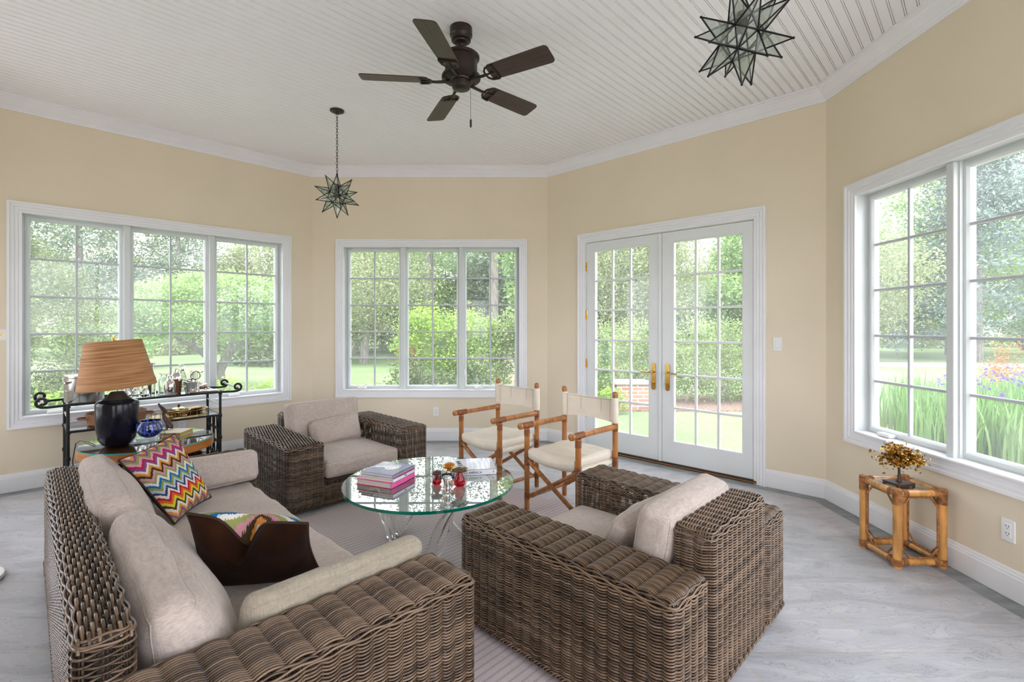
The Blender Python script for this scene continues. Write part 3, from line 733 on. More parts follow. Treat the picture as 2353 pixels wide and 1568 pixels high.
for n, i in ((4, 5), (5, 7), (6, 4)):      # unseen openings behind the camera; rear two added for fill light
    a, d, Ln, an = wall_geo(i); x0, x1, z0, z1 = HOLE[i]; root = struct(empty('window_%d' % n, (a.x, a.y, 0), an))
    c = MB(); c.frame(x0 - .09, x1 + .09, z0 - .09, z1 + .09, [(0, 0), (0, -.03), (.07, -.016), (.092, -.012), (.092, .14), (.13, .14), (.13, .15)])
    c.box((x0 + x1) / 2 - .03, (x0 + x1) / 2 + .03, .06, .14, z0, z1); c.build('casing', 'white', root)

# ------------------------------------------------------------------ french doors
a, d, Ln, an = wall_geo(2)
c = MB(); c.frame(.46, 2.43, 0.001, 2.452, [(0, .0), (0, -.032), (.018, -.032), (.024, -.021), (.046, -.024), (.050, -.015), (.074, -.018), (.078, -.011), (.098, -.012), (.098, .0), (.103, .0), (.103, .12)], sides='LTR')
struct(c.build('trim_9', 'white', None, (a.x, a.y, 0), (0, 0, an)))
t = MB(); t.bbox(.55, 2.36, -.012, .15, 0.002, .034, .004); th = struct(t.build('trim_10', 'slot', None, (a.x, a.y, 0), (0, 0, an)))
t = MB(); t.box(.555, 2.355, -.016, -.008, .010, .020); t.build('copper_strip', 'copper', th)
def door(n, x0, x1, gx0, gx1, hand):
    root = struct(empty('door_%d' % n, (a.x, a.y, 0), an)); z0, z1, g0, g1 = .036, 2.342, .253, 2.238; y0, y1 = .006, .05
    lf = MB()
    lf.box(x0, gx0, y0, y1, z0, z1); lf.box(gx1, x1, y0, y1, z0, z1); lf.box(gx0, gx1, y0, y1, z0, g0); lf.box(gx0, gx1, y0, y1, g1, z1)
    lf.frame(gx0 - .014, gx1 + .014, g0 - .014, g1 + .014, [(0, y0), (0, y0 - .003), (.006, y0 - .003), (.014, y0 + .012)])
    if n == 1: lf.box(x1 - .028, x1 - .001, -.008, y0, z0, z1)
    lf.build('leaf', 'doorwhite', root)
    b = MB()
    for q in (1, 2):
        x = gx0 + (gx1 - gx0) * q / 3; b.bbox(x - .011, x + .011, .012, .044, g0, g1, .004)
    for q in range(1, 6):
        z = g0 + (g1 - g0) * q / 6; b.bbox(gx0, gx1, .0134, .0426, z - .011, z + .011, .004)
    b.build('glazing_bars', 'doorwhite', root)
    MB().box(gx0, gx1, .026, .030, g0, g1).build('pane', 'glass', root)
    hx = x1 - .085 if hand > 0 else x0 + .06
    h = MB(); r = .021; pts = [(hx + r * math.cos(R(t)), .895 + .105 + r * math.sin(R(t))) for t in range(0, 181, 20)] + [(hx + r * math.cos(R(t)), .895 - .125 + r * math.sin(R(t))) for t in range(180, 361, 20)]
    nn = len(pts); h.add([(x, y0 - .009, z) for x, z in pts] + [(x, y0, z) for x, z in pts], [tuple(range(nn))] + [(k, (k + 1) % nn, nn + (k + 1) % nn, nn + k) for k in range(nn)])
    ho = h.build('handle_plate', 'brass', root)
    zl = .935; sg = -1 if hand > 0 else 1
    MB().tube([(hx, y0 - .008, zl), (hx, y0 - .05, zl), (hx + sg * .012, y0 - .058, zl), (hx + sg * .06, y0 - .060, zl - .006), (hx + sg * .12, y0 - .055, zl - .002)], [.012, .011, .011, .009, .007], 10).build('lever', 'brass', ho)
    MB().tube([(hx, y0 - .008, .82), (hx, y0 - .026, .82)], .012, 10).box(hx - .004, hx + .004, y0 - .04, y0 - .024, .803, .837).build('thumb_turn', 'brass', ho)
    ex = x0 - .004 if hand > 0 else x1 + .004
    for z in (.42, .98, 1.53, 2.08):
        MB().tube([(ex, y0 - .006, z - .05), (ex, y0 - .006, z + .05)], .0085, 8).bbox(ex - .014, ex + .014, y0 - .004, y0 + .004, z - .048, z + .048, .001).build('hinge', 'brass', root)
    return root
door(1, .566, 1.466, .678, 1.324, 1); door(2, 1.470, 2.346, 1.594, 2.230, -1)

# ------------------------------------------------------------------ wall plates
def plate(name, i, s, z, kind, label, cat, w=.07, h=.115):
    a, d, Ln, an = wall_geo(i)
    root = empty(name, (a.x + d.x * s, a.y + d.y * s, z), an); tag(root, label, cat)
    MB().bbox(-w / 2, w / 2, -.007, 0, -h / 2, h / 2, .003).build('cover_plate', 'plastic', root)
    if kind == 'switch':
        MB().bbox(-.017, .017, -.011, -.006, -.034, .034, .002).build('rocker', 'plastic', root)
    elif kind == 'outlet':
        MB().bbox(-.018, .018, -.0095, -.006, -.036, .036, .002).build('receptacle', 'plastic', root)
        for zz in (-.019, .019):
            k = MB(); k.box(-.008, -.0055, -.0102, -.009, zz - .001, zz + .008); k.box(.0055, .008, -.0102, -.009, zz - .001, zz + .008); k.box(-.002, .002, -.0102, -.009, zz - .010, zz - .006); k.build('slots', 'slot', root)
    else:
        MB().bbox(-.045, .045, -.012, -.006, -.036, .036, .004).build('dial_cover', 'plastic', root)
        k = MB()
        for (x, z_) in ((0, .017), (0, -.017), (.02, 0), (-.02, 0)):
            k.tube([(x, -.0115, z_), (x, -.016, z_)], .006, 10)
        k.box(-.018, .018, -.0135, -.0115, -.0012, .0012); k.box(-.0012, .0012, -.0135, -.0115, -.015, .015)
        k.build('dial_ornament', 'brass', root)
    return root
plate('light_switch', 2, 2.518, 1.245, 'switch', 'white rocker light switch on cream wall right of the french doors', 'switch', .072, .118)
plate('power_outlet', 1, 1.511, .355, 'outlet', 'white double outlet on back wall below the middle window', 'outlet')
plate('power_outlet', 3, 1.407, .345, 'outlet', 'white double outlet low on right wall beside the rattan table', 'outlet')
plate('power_outlet', 0, 1.60, .385, 'outlet', 'white outlet on left wall seen behind the black bar cart', 'outlet')
plate('wall_control', 0, .322, 1.327, 'dial', 'white square wall control with brass buttons left of the left window', 'wall control', .105, .098)

# ------------------------------------------------------------------ rug
g = Vector((S2, -S2)); f = Vector((S2, S2))
rg = MB(); rg.bbox(-1.42, 1.28, -1.27, 1.27, 0, .009, .003)
cpt = g * -2.22 + f * 1.69
tag(rg.build('area_rug', 'rug', None, (cpt.x, cpt.y, .0015), (0, 0, R(45))), 'pinkish beige ribbed area rug under the glass coffee table', 'rug')

# ------------------------------------------------------------------ wicker seating
sofa = wicker_seat('wicker_sofa', (-1.748, 1.864, .010), R(-45), 2.545, 1.05, .265, .50, .62, 2.01, 'wale', 'rib', 'plain', bt=.115, ST=.08, bside='plain', bST=.046)
tag(sofa, 'brown wicker sofa with wide woven arms in the left foreground', 'sofa')
chA = wicker_seat('wicker_armchair', (.949, 1.932, .010), R(45), 1.17, 1.05, .265, .50, .63, .585, 'wale', 'rib', 'rib', ST=.076, bx=.02)
tag(chA, 'brown wicker armchair seen from behind in the right foreground', 'armchair', 'wicker armchairs')
chB = wicker_seat('wicker_armchair', (-1.845, 4.605, .010), R(-135), 1.22, 1.0, .27, .50, .60, .66, 'wale', 'plain', 'plain', ST=.045)
tag(chB, 'brown wicker armchair facing us beneath the corner of the back window', 'armchair', 'wicker armchairs')

def loc2w(o, p):
    c, s = math.cos(o.rotation_euler.z), math.sin(o.rotation_euler.z); return Vector((o.location.x + c * p[0] - s * p[1], o.location.y + s * p[0] + c * p[1], o.location.z + p[2]))
def dir2w(o, p):
    c, s = math.cos(o.rotation_euler.z), math.sin(o.rotation_euler.z); return Vector((c * p[0] - s * p[1], s * p[0] + c * p[1], p[2]))
def put(c, base, org, xa, ya, up=0.0):
    """org: middle of the edge it stands on (up = its height) or of its underside"""
    y = dir2w(base, ya).normalized(); basis(c, loc2w(base, org) + y * up / 2, dir2w(base, xa), y)

# sofa cushions (top-level: they lift off)
c = box_cushion('seat_cushion', 2.0, .80, .135, 'linen', puff=.022, seed=3, wr=.011, n=44, wstretch=(7, 1.6, 3)); put(c, sofa, (0, .60, .205), (1, 0, 0), (0, 1, 0))
tag(c, 'long taupe linen seat cushion on the wicker sofa', 'cushion')
c = box_cushion('back_cushion', .86, .31, .25, 'linen', puff=.05, rad=.08, taper=.42, seed=5, wr=.015, n=30, wstretch=(5, 3, 4)); put(c, sofa, (.547, .425, .355), (1, 0.0, -.06), (0, -.14, .99), .31)
tag(c, 'plump taupe back cushion on the near end of the wicker sofa', 'cushion', 'sofa cushions')
c = box_cushion('back_cushion', .98, .35, .23, 'linen', puff=.045, rad=.07, taper=.42, seed=9, wr=.015, n=30, wstretch=(5, 3, 4)); put(c, sofa, (-.45, .38, .355), (1, 0, 0), (0, -.12, .99), .35)
tag(c, 'plump taupe back cushion behind the zigzag pillow on the sofa', 'cushion', 'sofa cushions')
c = box_cushion('bolster_cushion', .66, .20, .10, 'linen_shaded', puff=.022, rad=.045, seed=11, wr=.009, n=26, wstretch=(5, 4, 3)); put(c, sofa, (.862, .72, .355), (0, 1, 0), (.14, 0, .99), .20)
tag(c, 'slim taupe bolster leaning on the near arm of the sofa', 'cushion', 'sofa bolsters')
c = box_cushion('bolster_cushion', .66, .20, .10, 'linen', puff=.022, rad=.045, seed=14, wr=.009, n=26, wstretch=(5, 4, 3)); put(c, sofa, (-.985, .70, .355), (0, 1, 0), (-.04, 0, .99), .20)
tag(c, 'slim taupe bolster leaning on the far arm of the sofa', 'cushion', 'sofa bolsters')
cz = [loc2w(sofa, p) for p in ((-0.3925, 0.458, 0.372), (-0.6725, 0.69, 0.38), (-0.7875, 0.53, 0.76), (-0.6355, 0.258, 0.69))]
c = pillow('throw_pillow', cz, .062, ('flame', 'velvet'), seed=2); tag(c, 'multicoloured zigzag needlepoint pillow leaning on the sofa back', 'pillow', 'throw pillows')
cz = [loc2w(sofa, p) for p in ((0.3715, 0.41, 0.375), (0.6055, 0.78, 0.375), (0.7375, 0.675, 0.64), (0.4195, 0.35, 0.68))]
c = pillow('throw_pillow', cz, .085, ('velvet', 'flame2'), chop=.40, seed=4, chopw=.26, ca=-.12); tag(c, 'dark brown velvet pillow with dented top, striped needlepoint behind', 'pillow', 'throw pillows')
# armchair cushions
for ch, w, nm, s0 in ((chA, .60, 'near wicker armchair seen from behind', 21), (chB, .65, 'far wicker armchair by the window', 31)):
    c = box_cushion('seat_cushion', w, .82, .14, 'linen', puff=.022, seed=s0, wr=.006, n=28, wstretch=(5, 2, 3)); put(c, ch, (0, .585, .205), (1, 0, 0), (0, 1, 0)); tag(c, 'taupe linen seat cushion of the ' + nm, 'cushion', 'armchair seat cushions')
c = box_cushion('back_cushion', .61, .345, .15, 'linen', puff=.035, rad=.04, seed=24, wr=.010, n=28, wstretch=(4, 4, 3)); put(c, chA, (.01, .355, .355), (1, 0, 0.02), (0, -.22, .97), .33); tag(c, 'tall taupe back cushion of the near armchair, seen from its rear', 'cushion', 'armchair back cushions')
c = box_cushion('lumbar_cushion', .46, .20, .10, 'linen', puff=.025, rad=.035, seed=27, wr=.009, n=24, wstretch=(5, 5, 3)); put(c, chA, (0, .53, .37), (1, 0, .03), (0, -.35, .93), .21); tag(c, 'small taupe lumbar cushion in front of the near armchair back cushion', 'cushion', 'lumbar cushions')
c = box_cushion('back_cushion', .66, .36, .16, 'linen', puff=.02, rad=.035, seed=34, wr=.008, n=28, wstretch=(4, 4, 3)); put(c, chB, (.01, .345, .352), (1, 0, 0), (0, -.14, .99), .37); tag(c, 'tall taupe back cushion in the far armchair by the window', 'cushion', 'armchair back cushions')
c = box_cushion('lumbar_cushion', .44, .23, .12, 'linen', puff=.03, rad=.045, seed=37, wr=.009, n=24, wstretch=(5, 5, 3)); put(c, chB, (-.03, .50, .355), (1, -.05, -.07), (.05, -.30, .95), .23); tag(c, 'small taupe lumbar cushion tilted in the far armchair', 'cushion', 'lumbar cushions')

# ------------------------------------------------------------------ director chairs
def wrap(o, x, y, z0, z1):
    bd = MB(); pr = []
    for z in np.arange(z0, z1, .0072): pr += [(.0204, z), (.0226, z + .0018), (.0226, z + .0054)]
    bd.lathe(pr + [(.0204, pr[-1][1] + .0018)], 14, (x, y, 0)).build('binding', 'binding', o)
def director_chair():
    t = empty('director_chair')
    X = .245; YF, YB = .205, -.235
    for sx in (-1, 1):
        x = sx * X
        fl = MB(); fl.lathe([(.019, 0), (.0205, .01), (.0205, .615)], 14, (x, YF, 0)); o = fl.build('leg', 'rattan', t)
        for z0, z1 in ((.075, .125), (.335, .415), (.555, .60)): wrap(o, x, YF, z0, z1)
        rl = MB(); rl.lathe([(.019, 0), (.0205, .01), (.0205, .872), (.0225, .874), (.0225, .884), (.0195, .892), (.012, .897), (.001, .898)], 14, (x, YB, 0)); o = rl.build('leg', 'rattan', t)
        for z0, z1 in ((.075, .125), (.335, .41), (.60, .655)): wrap(o, x, YB, z0, z1)
        ar = MB(); ar.tube([(x, YB, .637), (x, YF + .068, .637)], .0215, 14); ar.tube([(x, YF + .062, .637), (x, YF + .078, .637), (x, YF + .084, .637)], [.025, .025, .016], 14); o = ar.build('armrest', 'rattan', t)
        bd = MB()
        ys = np.arange(YF - .06, YF + .06, .0036); bd.tube([(x, y, .637) for y in ys], [.0216 + .0018 * (k % 2) for k in range(len(ys))], 12, caps=False)
        bd.build('binding', 'binding', o)
        sr = MB(); sr.tube([(x * .93, YB, .10), (x * .93, YF, .10)], .0155, 12); sr.build('stretcher', 'rattan', t)
        rr = MB(); rr.tube([(x * .86, YB - .01, .372), (x * .86, YF + .01, .372)], .017, 12); rr.tube([(x * .86, YB + .015, .372), (x * .86, YF - .02, .372)], .0245, 14, mi=1); rr.build('seat_rail', ['rattan', 'cream'], t)
    for y, dy in ((YF - .01, .014), (YB + .03, .014)):
        for sx in (-1, 1):
            MB().tube([(-sx * X * .92, y + sx * dy, .10), (sx * X * .84, y + sx * dy, .36)], .0165, 12).tube([(-sx * X * .92, y + sx * dy, .10), (-sx * X * .75, y + sx * dy, .124)], .0185, 12).build('cross_brace', 'rattan', t)
    # sling back
    n = 18; v = []; f = []; zz = [.668, .70, .74, .78, .82, .848]
    for th in (0, 1):
        for j, z in enumerate(zz):
            for i in range(n + 1):
                u = -1 + 2 * i / n; sagy = -.055 * (1 - u * u) - .01 * (1 - u * u) * (z - .76) / .1
                v.append((u * X * 1.0, YB + .024 + sagy * 1.0 - th * .006, z - .012 * (1 - u * u) * (j / 5) + .006 * (1 - u * u) * (1 - j / 5)))
    w = n + 1; k = len(zz) * w
    for j in range(len(zz) - 1):
        for i in range(n): q = (j * w + i, j * w + i + 1, (j + 1) * w + i + 1, (j + 1) * w + i); f.append(q); f.append(tuple(k + a_ for a_ in reversed(q)))
    for i in range(n):
        f.append((i, k + i, k + i + 1, i + 1)); e = (len(zz) - 1) * w; f.append((e + i, e + i + 1, k + e + i + 1, k + e + i))
    sl = MB(); sl.add(v, f, 0, True)
    for sx in (-1, 1): sl.lathe([(.0225, .664), (.0255, .668), (.0262, .75), (.0255, .85), (.0225, .853)], 16, (sx * X, YB, 0))
    so = sl.build('sling_back', 'cream', t)
    st = MB()
    for u in (-.42, .38, -.84, .84): st.tube([(u * X, YB + .0262 - .055 * (1 - u * u), .672), (u * X, YB + .0262 - .057 * (1 - u * u), .845 - .011 * (1 - u * u))], .0013, 5)
    for j, dz in ((0, .010), (5, -.010)): st.tube([(u * X, YB + .0258 - .055 * (1 - u * u), zz[j] + dz - (.012 if j else -.006) * (1 - u * u)) for u in np.linspace(-.97, .97, 15)], .0012, 5)
    st.build('stitching', 'thread', so)
    sc = box_cushion('seat_cushion', .455, .47, .072, 'cream', puff=.012, rad=.026, seed=41, wr=.009, n=30, wstretch=(4, 16, 3), sag=.03)
    sc.parent = t; sc.location = (0, -.005, .392)
    return t
dc = director_chair(); dc.location = (.4855, 3.596, .012); dc.rotation_euler = (0, 0, R(133))
tag(dc, 'honey rattan director chair with cream sling in front of the french doors', 'chair', 'director chairs')
d2 = copy_tree(dc); d2.location = (-.063, 4.15, .012); d2.rotation_euler = (0, 0, R(134))
tag(d2, 'honey rattan director chair with cream sling nearest the back window', 'chair', 'director chairs')

# ------------------------------------------------------------------ coffee table
ct = empty('coffee_table', (-.475, 3.03, .010)); tag(ct, 'round glass coffee table on looping clear acrylic legs', 'table')
TZ = .43 - .010
m = MB(); Rt = .53; n = 72
v = [(Rt * math.cos(2 * math.pi * k / n), Rt * math.sin(2 * math.pi * k / n), z) for z in (TZ - .017, TZ) for k in range(n)]
m.add(v, [tuple(range(n, 2 * n))], 0); m.add(v, [tuple(reversed(range(n)))], 0); m.add(v, [(k, (k + 1) % n, n + (k + 1) % n, n + k) for k in range(n)], 1, True)
m.build('glass_top', ['tabletop', 'glassedge'], ct)
for q in range(3):
    an = R(200 + 120 * q); u = Vector((math.cos(an), math.sin(an), 0)); w = Vector((-u.y, u.x, 0))
    arch = []; rs = []
    for k in range(19):
        t_ = k / 18; th = math.pi * t_; arch.append(u * (.22 + .20 * math.sin(th) * .55 + .03 * t_) + w * (-.20 * math.cos(th)) + Vector((0, 0, .012 + (TZ - .04) * math.sin(th) ** .75 if th < math.pi / 2 else .15 + (TZ - .178) * math.sin(th) ** .75))); rs.append(.027 - .006 * t_)
    MB().tube(arch, rs, 14).build('leg', 'lucite', ct)
    e = arch[-1]
    cr = [e + Vector((0, 0, -.012))]; rr = [.017]
    for k in range(1, 17):
        th = math.pi * (k / 16) * 1.02; cr.append(e + w * (.0) - u * (.17 * (1 - math.cos(th))) + w * (.05 * math.sin(th)) + Vector((0, 0, -.012 - (e.z - .030) * math.sin(th) + .20 * max(0, k / 16 - .5)))); rr.append(.017 + .003 * math.sin(th) - .006 * k / 16)
    MB().tube(cr, rr, 14).build('crescent_strut', 'lucite', ct)
    MB().tube([e + Vector((0, 0, -.03)), e + Vector((0, 0, .02))], .006, 8).build('joint_pin', 'steel', ct)
    MB().lathe([(.03, TZ - .028), (.03, TZ - .018)], 18, tuple(arch[9] * 1 - Vector((0, 0, arch[9].z)))).build('pad', 'lucite', ct)

# books
def book(name, o, xa, w, d_, t, cov, z, label, spine=None, pagemat='page', over=.004):
    root = empty(name, (o[0], o[1], z), xa); tag(root, label, 'book')
    MB().box(.004, w - .006, .004, d_ - .004, .003, t - .003).build('pages', pagemat, root)
    cv = MB(); cv.bbox(0, w, 0, d_, 0, .003, .0008); cv.bbox(0, w, 0, d_, t - .003, t, .0008)
    sp = MB()
    if spine == 'right': cv.bbox(w - .006, w, 0, d_, 0, t, .0008)
    elif spine == 'front': cv.bbox(0, w, 0, .006, 0, t, .0008)
    cv.build('cover', cov, root)
    return root
p0 = Vector((-.914, 2.945)); ax = math.atan2(-.107, .256)
b1 = book('book', p0, ax, .260, .25, .034, 'pink', .431, 'thick hardback with bright pink spine at the bottom of the book stack', 'right')
b2 = book('book', p0 + Vector((.008, .004)), ax + .02, .260, .242, .019, 'cover_white', .4655, 'slim pale paperback in the middle of the book stack', 'right')
text('spine_lettering', 'ISLES', .011, 'ink', b2, (.2605, .13, .010), (R(90), 0, R(90)))
b3 = book('book', p0 + Vector((.022, .014)), ax + .015, .242, .238, .019, 'cover_dark', .485, 'slate blue art book on top of the book stack', 'right')
pr = MB()
pr.add([(.135 + .05 * math.cos(2 * math.pi * k / 24), .150 + .062 * math.sin(2 * math.pi * k / 24), .0193) for k in range(24)], [tuple(range(24))]); pr.add([(.012, .09, .0192), (.10, .13, .0192), (.10, .23, .0192), (.012, .23, .0192)], [(0, 1, 2, 3)])
pr.build('cover_print', 'cover_pale', b3)
text('cover_lettering', 'ISH', .034, 'paleink', b3, (.195, .085, .0194), (0, 0, R(14)))
rt = MB(); rt.box(.2415, .2435, .002, .236, .0005, .0045); rt.build('red_edge', 'redtrim', b3)
b4o = Vector((-.395, 3.078)); ax4 = math.atan2(.054, .335)
b4 = book('book', b4o, ax4, .345, .268, .036, 'cover_white', .431, 'large white art book lying flat at the right of the glass table', 'front')
pr = MB(); pr.add([(.02, .03, .0363), (.335, .03, .0363), (.335, .25, .0363), (.13, .25, .0363), (.10, .05, .0363)], [(0, 1, 2, 3, 4)]); pr.build('cover_print', 'cover_print', b4)
text('spine_lettering', 'BUILDING AMERICA', .021, 'ink', b4, (.155, -.0008, .0165), (R(90), 0, 0))
text('spine_emblem', 'R', .017, 'ink', b4, (.325, -.0008, .0185), (R(90), 0, 0))
text('cover_title', 'BUILDING', .038, 'ink', b4, (.115, .125, .0367), (0, 0, R(-83)))
text('cover_initials', 'BU', .05, 'whiteink', b4, (.06, .14, .0367), (0, 0, 0))
# glass mushrooms
def mushroom(x, y, h, rb, rc, stem, cap, label, neck=.4, caph=.3, flat=False):
    root = empty('glass_mushroom', (x, y, .431)); tag(root, label, 'glass mushroom', 'glass mushrooms')
    hs = h * (1 - caph)
    MB().lathe([(.001, 0), (rb * .7, .001), (rb * .95, hs * .12), (rb, hs * .3), (rb * .8, hs * .55), (rb * neck, hs * .85), (rb * neck * .95, hs + .004), (.001, hs + .005)], 24).build('stem', stem, root)
    MB().lathe([(.001, hs - .001), (rc * .6, hs - .004), (rc * .95, hs + .002), (rc, hs + h * caph * .3), (rc * .85, hs + h * caph * .62), (rc * .45, hs + h * caph * .93), (.001, h)], 28).build('cap', cap, root)
mushroom(-.416, 2.93, .088, .028, .036, 'ruby', 'rubycap', 'smallest ruby glass mushroom with plain dark cap', .35, .28)
mushroom(-.338, 2.80, .120, .026, .045, 'clearglass', 'clearglass', 'clear glass mushroom standing in front', .75, .36)
mushroom(-.274, 2.90, .120, .035, .054, 'ruby', 'flecked', 'tallest ruby glass mushroom with gold flecked cap', .42, .21)
mushroom(-.352, 3.03, .106, .026, .040, 'amber', 'amber', 'amber capped glass mushroom at the back of the group', .5, .30)

# ------------------------------------------------------------------ side table with lamp
tb = empty('side_table', (-2.615, 3.52, 0)); tag(tb, 'round wooden side table with glass cover behind the sofa', 'side table')
rT = .405
MB().lathe([(.001, .50), (rT, .50), (rT, .558), (.001, .558)], 64).build('table_top', 'tabletopwood', tb)
m = MB(); m.lathe([(.001, .559), (rT - .004, .559), (rT - .004, .566), (.001, .566)], 64)
for k in range(64, 128): m.m[k] = 1
m.build('glass_cover', ['overglass', 'teal_edge'], tb)
MB().lathe([(.001, .015), (.20, .015), (.20, .04), (.06, .07), (.05, .30), (.09, .40), (.20, .44), (.20, .50), (.001, .50)], 32).build('pedestal', 'blackgloss', tb)
for k in range(4):
    an = R(-35 + 90 * k); u = Vector((math.cos(an), math.sin(an), 0))
    lg = MB(); lg.tube([u * .15 + Vector((0, 0, .42)), u * .25 + Vector((0, 0, .45)), u * .30 + Vector((0, 0, .40)), u * .28 + Vector((0, 0, .26)), u * .30 + Vector((0, 0, .12)), u * .37 + Vector((0, 0, .02))], [.04, .055, .06, .045, .03, .035], 14); lg.sphere(tuple(u * .37 + Vector((0, 0, .036))), .036, 12)
    lg.build('leg', 'blackgloss', tb)
lp = empty('table_lamp', (-2.72, 3.36, .567)); tag(lp, 'table lamp with glossy black ceramic base and tan fibre shade', 'lamp')
MB().lathe([(.001, 0), (.062, 0), (.088, .012), (.106, .05), (.118, .11), (.123, .19), (.124, .285), (.121, .300), (.112, .312), (.085, .324)], 48).build('base', 'lampblack', lp)
MB().lathe([(.085, .324), (.058, .345), (.046, .362), (.036, .374), (.001, .375)], 32).build('neck', 'lampneck', lp)
MB().tube([(0, 0, .37), (0, 0, .70)], .006, 8).tube([(0, 0, .415), (0, 0, .47)], .02, 12).build('stem', 'brass', lp)
sh = empty('lamp_shade'); sh.parent = lp; sh.location = (.005, 0, .405); sh.rotation_euler = (R(2), R(-4.0), 0)
m = MB(); m.lathe([(.221, 0), (.224, .004), (.160, .326), (.157, .328)], 64, mi=0); m.lathe([(.157, .328), (.218, .002), (.221, 0)], 64, mi=1)
m.build('shade_wrap', ['shade', 'shade_in'], sh)
sp = MB()
for k in range(3): an = R(120 * k + 20); sp.tube([(0, 0, .322), (.157 * math.cos(an), .157 * math.sin(an), .326)], .003, 6)
sp.build('shade_spider', 'brass', sh)
MB().lathe([(.008, .318), (.013, .322), (.008, .330), (.0085, .360), (.001, .362)], 14).build('finial', 'brass', sh)
MB().tube([(-2.86, 3.34, .572), (-2.98, 3.42, .572), (-3.07, 3.46, .572), (-3.11, 3.47, .55), (-3.16, 3.50, .42), (-3.2, 3.56, .18), (-3.24, 3.66, .03)], .0035, 6).build('lamp_cord', 'slot', lp).matrix_parent_inverse = Matrix.Translation((2.72, -3.36, -.567))
bw = empty('glass_bowl', (-2.53, 3.41, .567)); tag(bw, 'round cobalt blue glass bowl with thick clear casing by the lamp', 'bowl')
MB().lathe([(.001, .040), (.030, .043), (.060, .062), (.080, .100), (.079, .135), (.068, .160), (.064, .160), (.073, .133), (.073, .10), (.055, .07), (.001, .052)], 40).build('inner_bowl', 'cobalt', bw)
MB().lathe([(.001, 0), (.042, .001), (.070, .018), (.091, .055), (.097, .095), (.092, .13), (.074, .162), (.066, .162)], 40).build('clear_casing', 'casing', bw)
bd = empty('bird_figurine', (-2.655, 3.735, .567), R(20)); tag(bd, 'carved dark wooden bird figurine on a clear block', 'figurine')
MB().bbox(-.035, .035, -.03, .03, 0, .035, .003).build('block', 'clearglass', bd)
m = MB(); m.tube([(.035, 0, .040), (.012, 0, .085), (-.002, 0, .125), (-.006, 0, .150), (.004, 0, .168), (-.012, 0, .190), (-.03, 0, .212), (-.040, 0, .232)], [.030, .028, .016, .013, .019, .014, .009, .006], 12); m.tube([(.008, 0, .160), (.028, 0, .154)], [.012, .004], 8); m.tube([(.055, .01, .038), (.02, .01, .042)], [.008, .012], 8)
m.build('bird', 'darkcarve', bd)
bx = empty('gilt_book', (-2.60, 3.60, .567), R(5)); tag(bx, 'small closed book with gilt edges lying on the side table', 'book')
MB().box(.004, .146, .003, .177, .003, .025).build('pages', 'gilt', bx)
MB().bbox(0, .15, 0, .18, 0, .003, .001).bbox(0, .15, 0, .18, .025, .028, .001).bbox(0, .006, 0, .18, 0, .028, .001).build('cover', 'page', bx)
# ------------------------------------------------------------------ bar cart
CA = R(45)
cart = empty('bar_cart', (-3.512, 3.848, 0), CA); tag(cart, 'black iron bar cart with scrolled handles under the left window', 'bar cart')
CL, CD = 1.086, .455; r = .0115
for nm, pts in (('post', [(0, 0)]), ('post', [(CL, 0)]), ('post', [(0, CD)]), ('post', [(CL, CD)])):
    x, y = pts[0]; m = MB(); m.tube([(x, y, .05), (x, y, .765)], r, 10)
    for z in (.33, .54, .755): m.tube([(x, y, z - .014), (x, y, z + .014)], r * 1.45, 10)
    m.build('post', 'blackmetal', cart)
def scroll(x, y, sg):
    c = (x + sg * .150, .803); out = []
    for k in range(26):
        t = k / 25; an = R(-90 + 400 * t); rad = .040 - .024 * t; out.append((c[0] + sg * rad * math.cos(an) * 1.0, y, c[1] + rad * math.sin(an)))
    return out
for y in (0, CD):
    m = MB(); m.tube([(0, y, .765), (CL, y, .765)], .0105, 10)
    for x, sg in ((0, -1), (CL, 1)):
        s = scroll(x, y, sg); m.tube([(x, y, .765), (x + sg * .07, y, .762), (x + sg * .12, y, .760)] + s, .0105, 10)
    m.build('top_rail', 'blackmetal', cart)
for x, sg in ((-.150, -1), (CL + .150, 1)): MB().tube([(x, 0, .803), (x, CD, .803)], .011, 10).build('handle_bar', 'steel', cart)
for x in (0, CL):
    MB().tube([(x, 0, .655), (x, CD, .655)], .007, 8).tube([(x, 0, .765), (x, CD, .765)], .009, 8).build('end_rail', 'steel', cart)
    g = MB()
    for k in range(4): z = .14 + .40 * (k + .0) / 3.2; g.box(x - .004, x + .004, 0, CD, z, z + .026)
    for k in range(6): y = CD * (k + .7) / 6.4; g.tube([(x + .006 * (-1) ** k, y, .06), (x - .006 * (-1) ** k, y + .006 * (-1) ** k, .30), (x, y, .545)], .007, 6)
    g.build('woven_panel', 'blackmetal', cart)
for z, nm in ((.10, 'bottom_shelf'), (.545, 'middle_shelf')):
    m = MB(); m.tube([(0, 0, z), (CL, 0, z)], .010, 8).tube([(0, CD, z), (CL, CD, z)], .010, 8).tube([(0, 0, z), (0, CD, z)], .010, 8).tube([(CL, 0, z), (CL, CD, z)], .010, 8); m.box(.006, CL - .006, .006, CD - .006, z - .002, z + .006, 1); m.build(nm, ['blackmetal', 'overglass'], cart)
MB().box(.006, CL - .006, .006, CD - .006, .755, .762).build('top_shelf', 'overglass', cart)
TS, MS = .7635, .553
def cw(x, y, z): return (cart.location.x + (x - y) * S2, cart.location.y + (x + y) * S2, z)
def item(name, x, y, z, label, cat, group=None, rz=CA): return tag(empty(name, cw(x, y, z), rz), label, cat, group)
o = item('ice_bucket', .115, .22, TS, 'tall brushed steel ice bucket half hidden behind the lamp shade', 'ice bucket')
MB().lathe([(.001, 0), (.125, 0), (.130, .006), (.133, .20), (.136, .203), (.133, .206), (.128, .20), (.001, .02)], 40).build('bucket', 'steel', o)
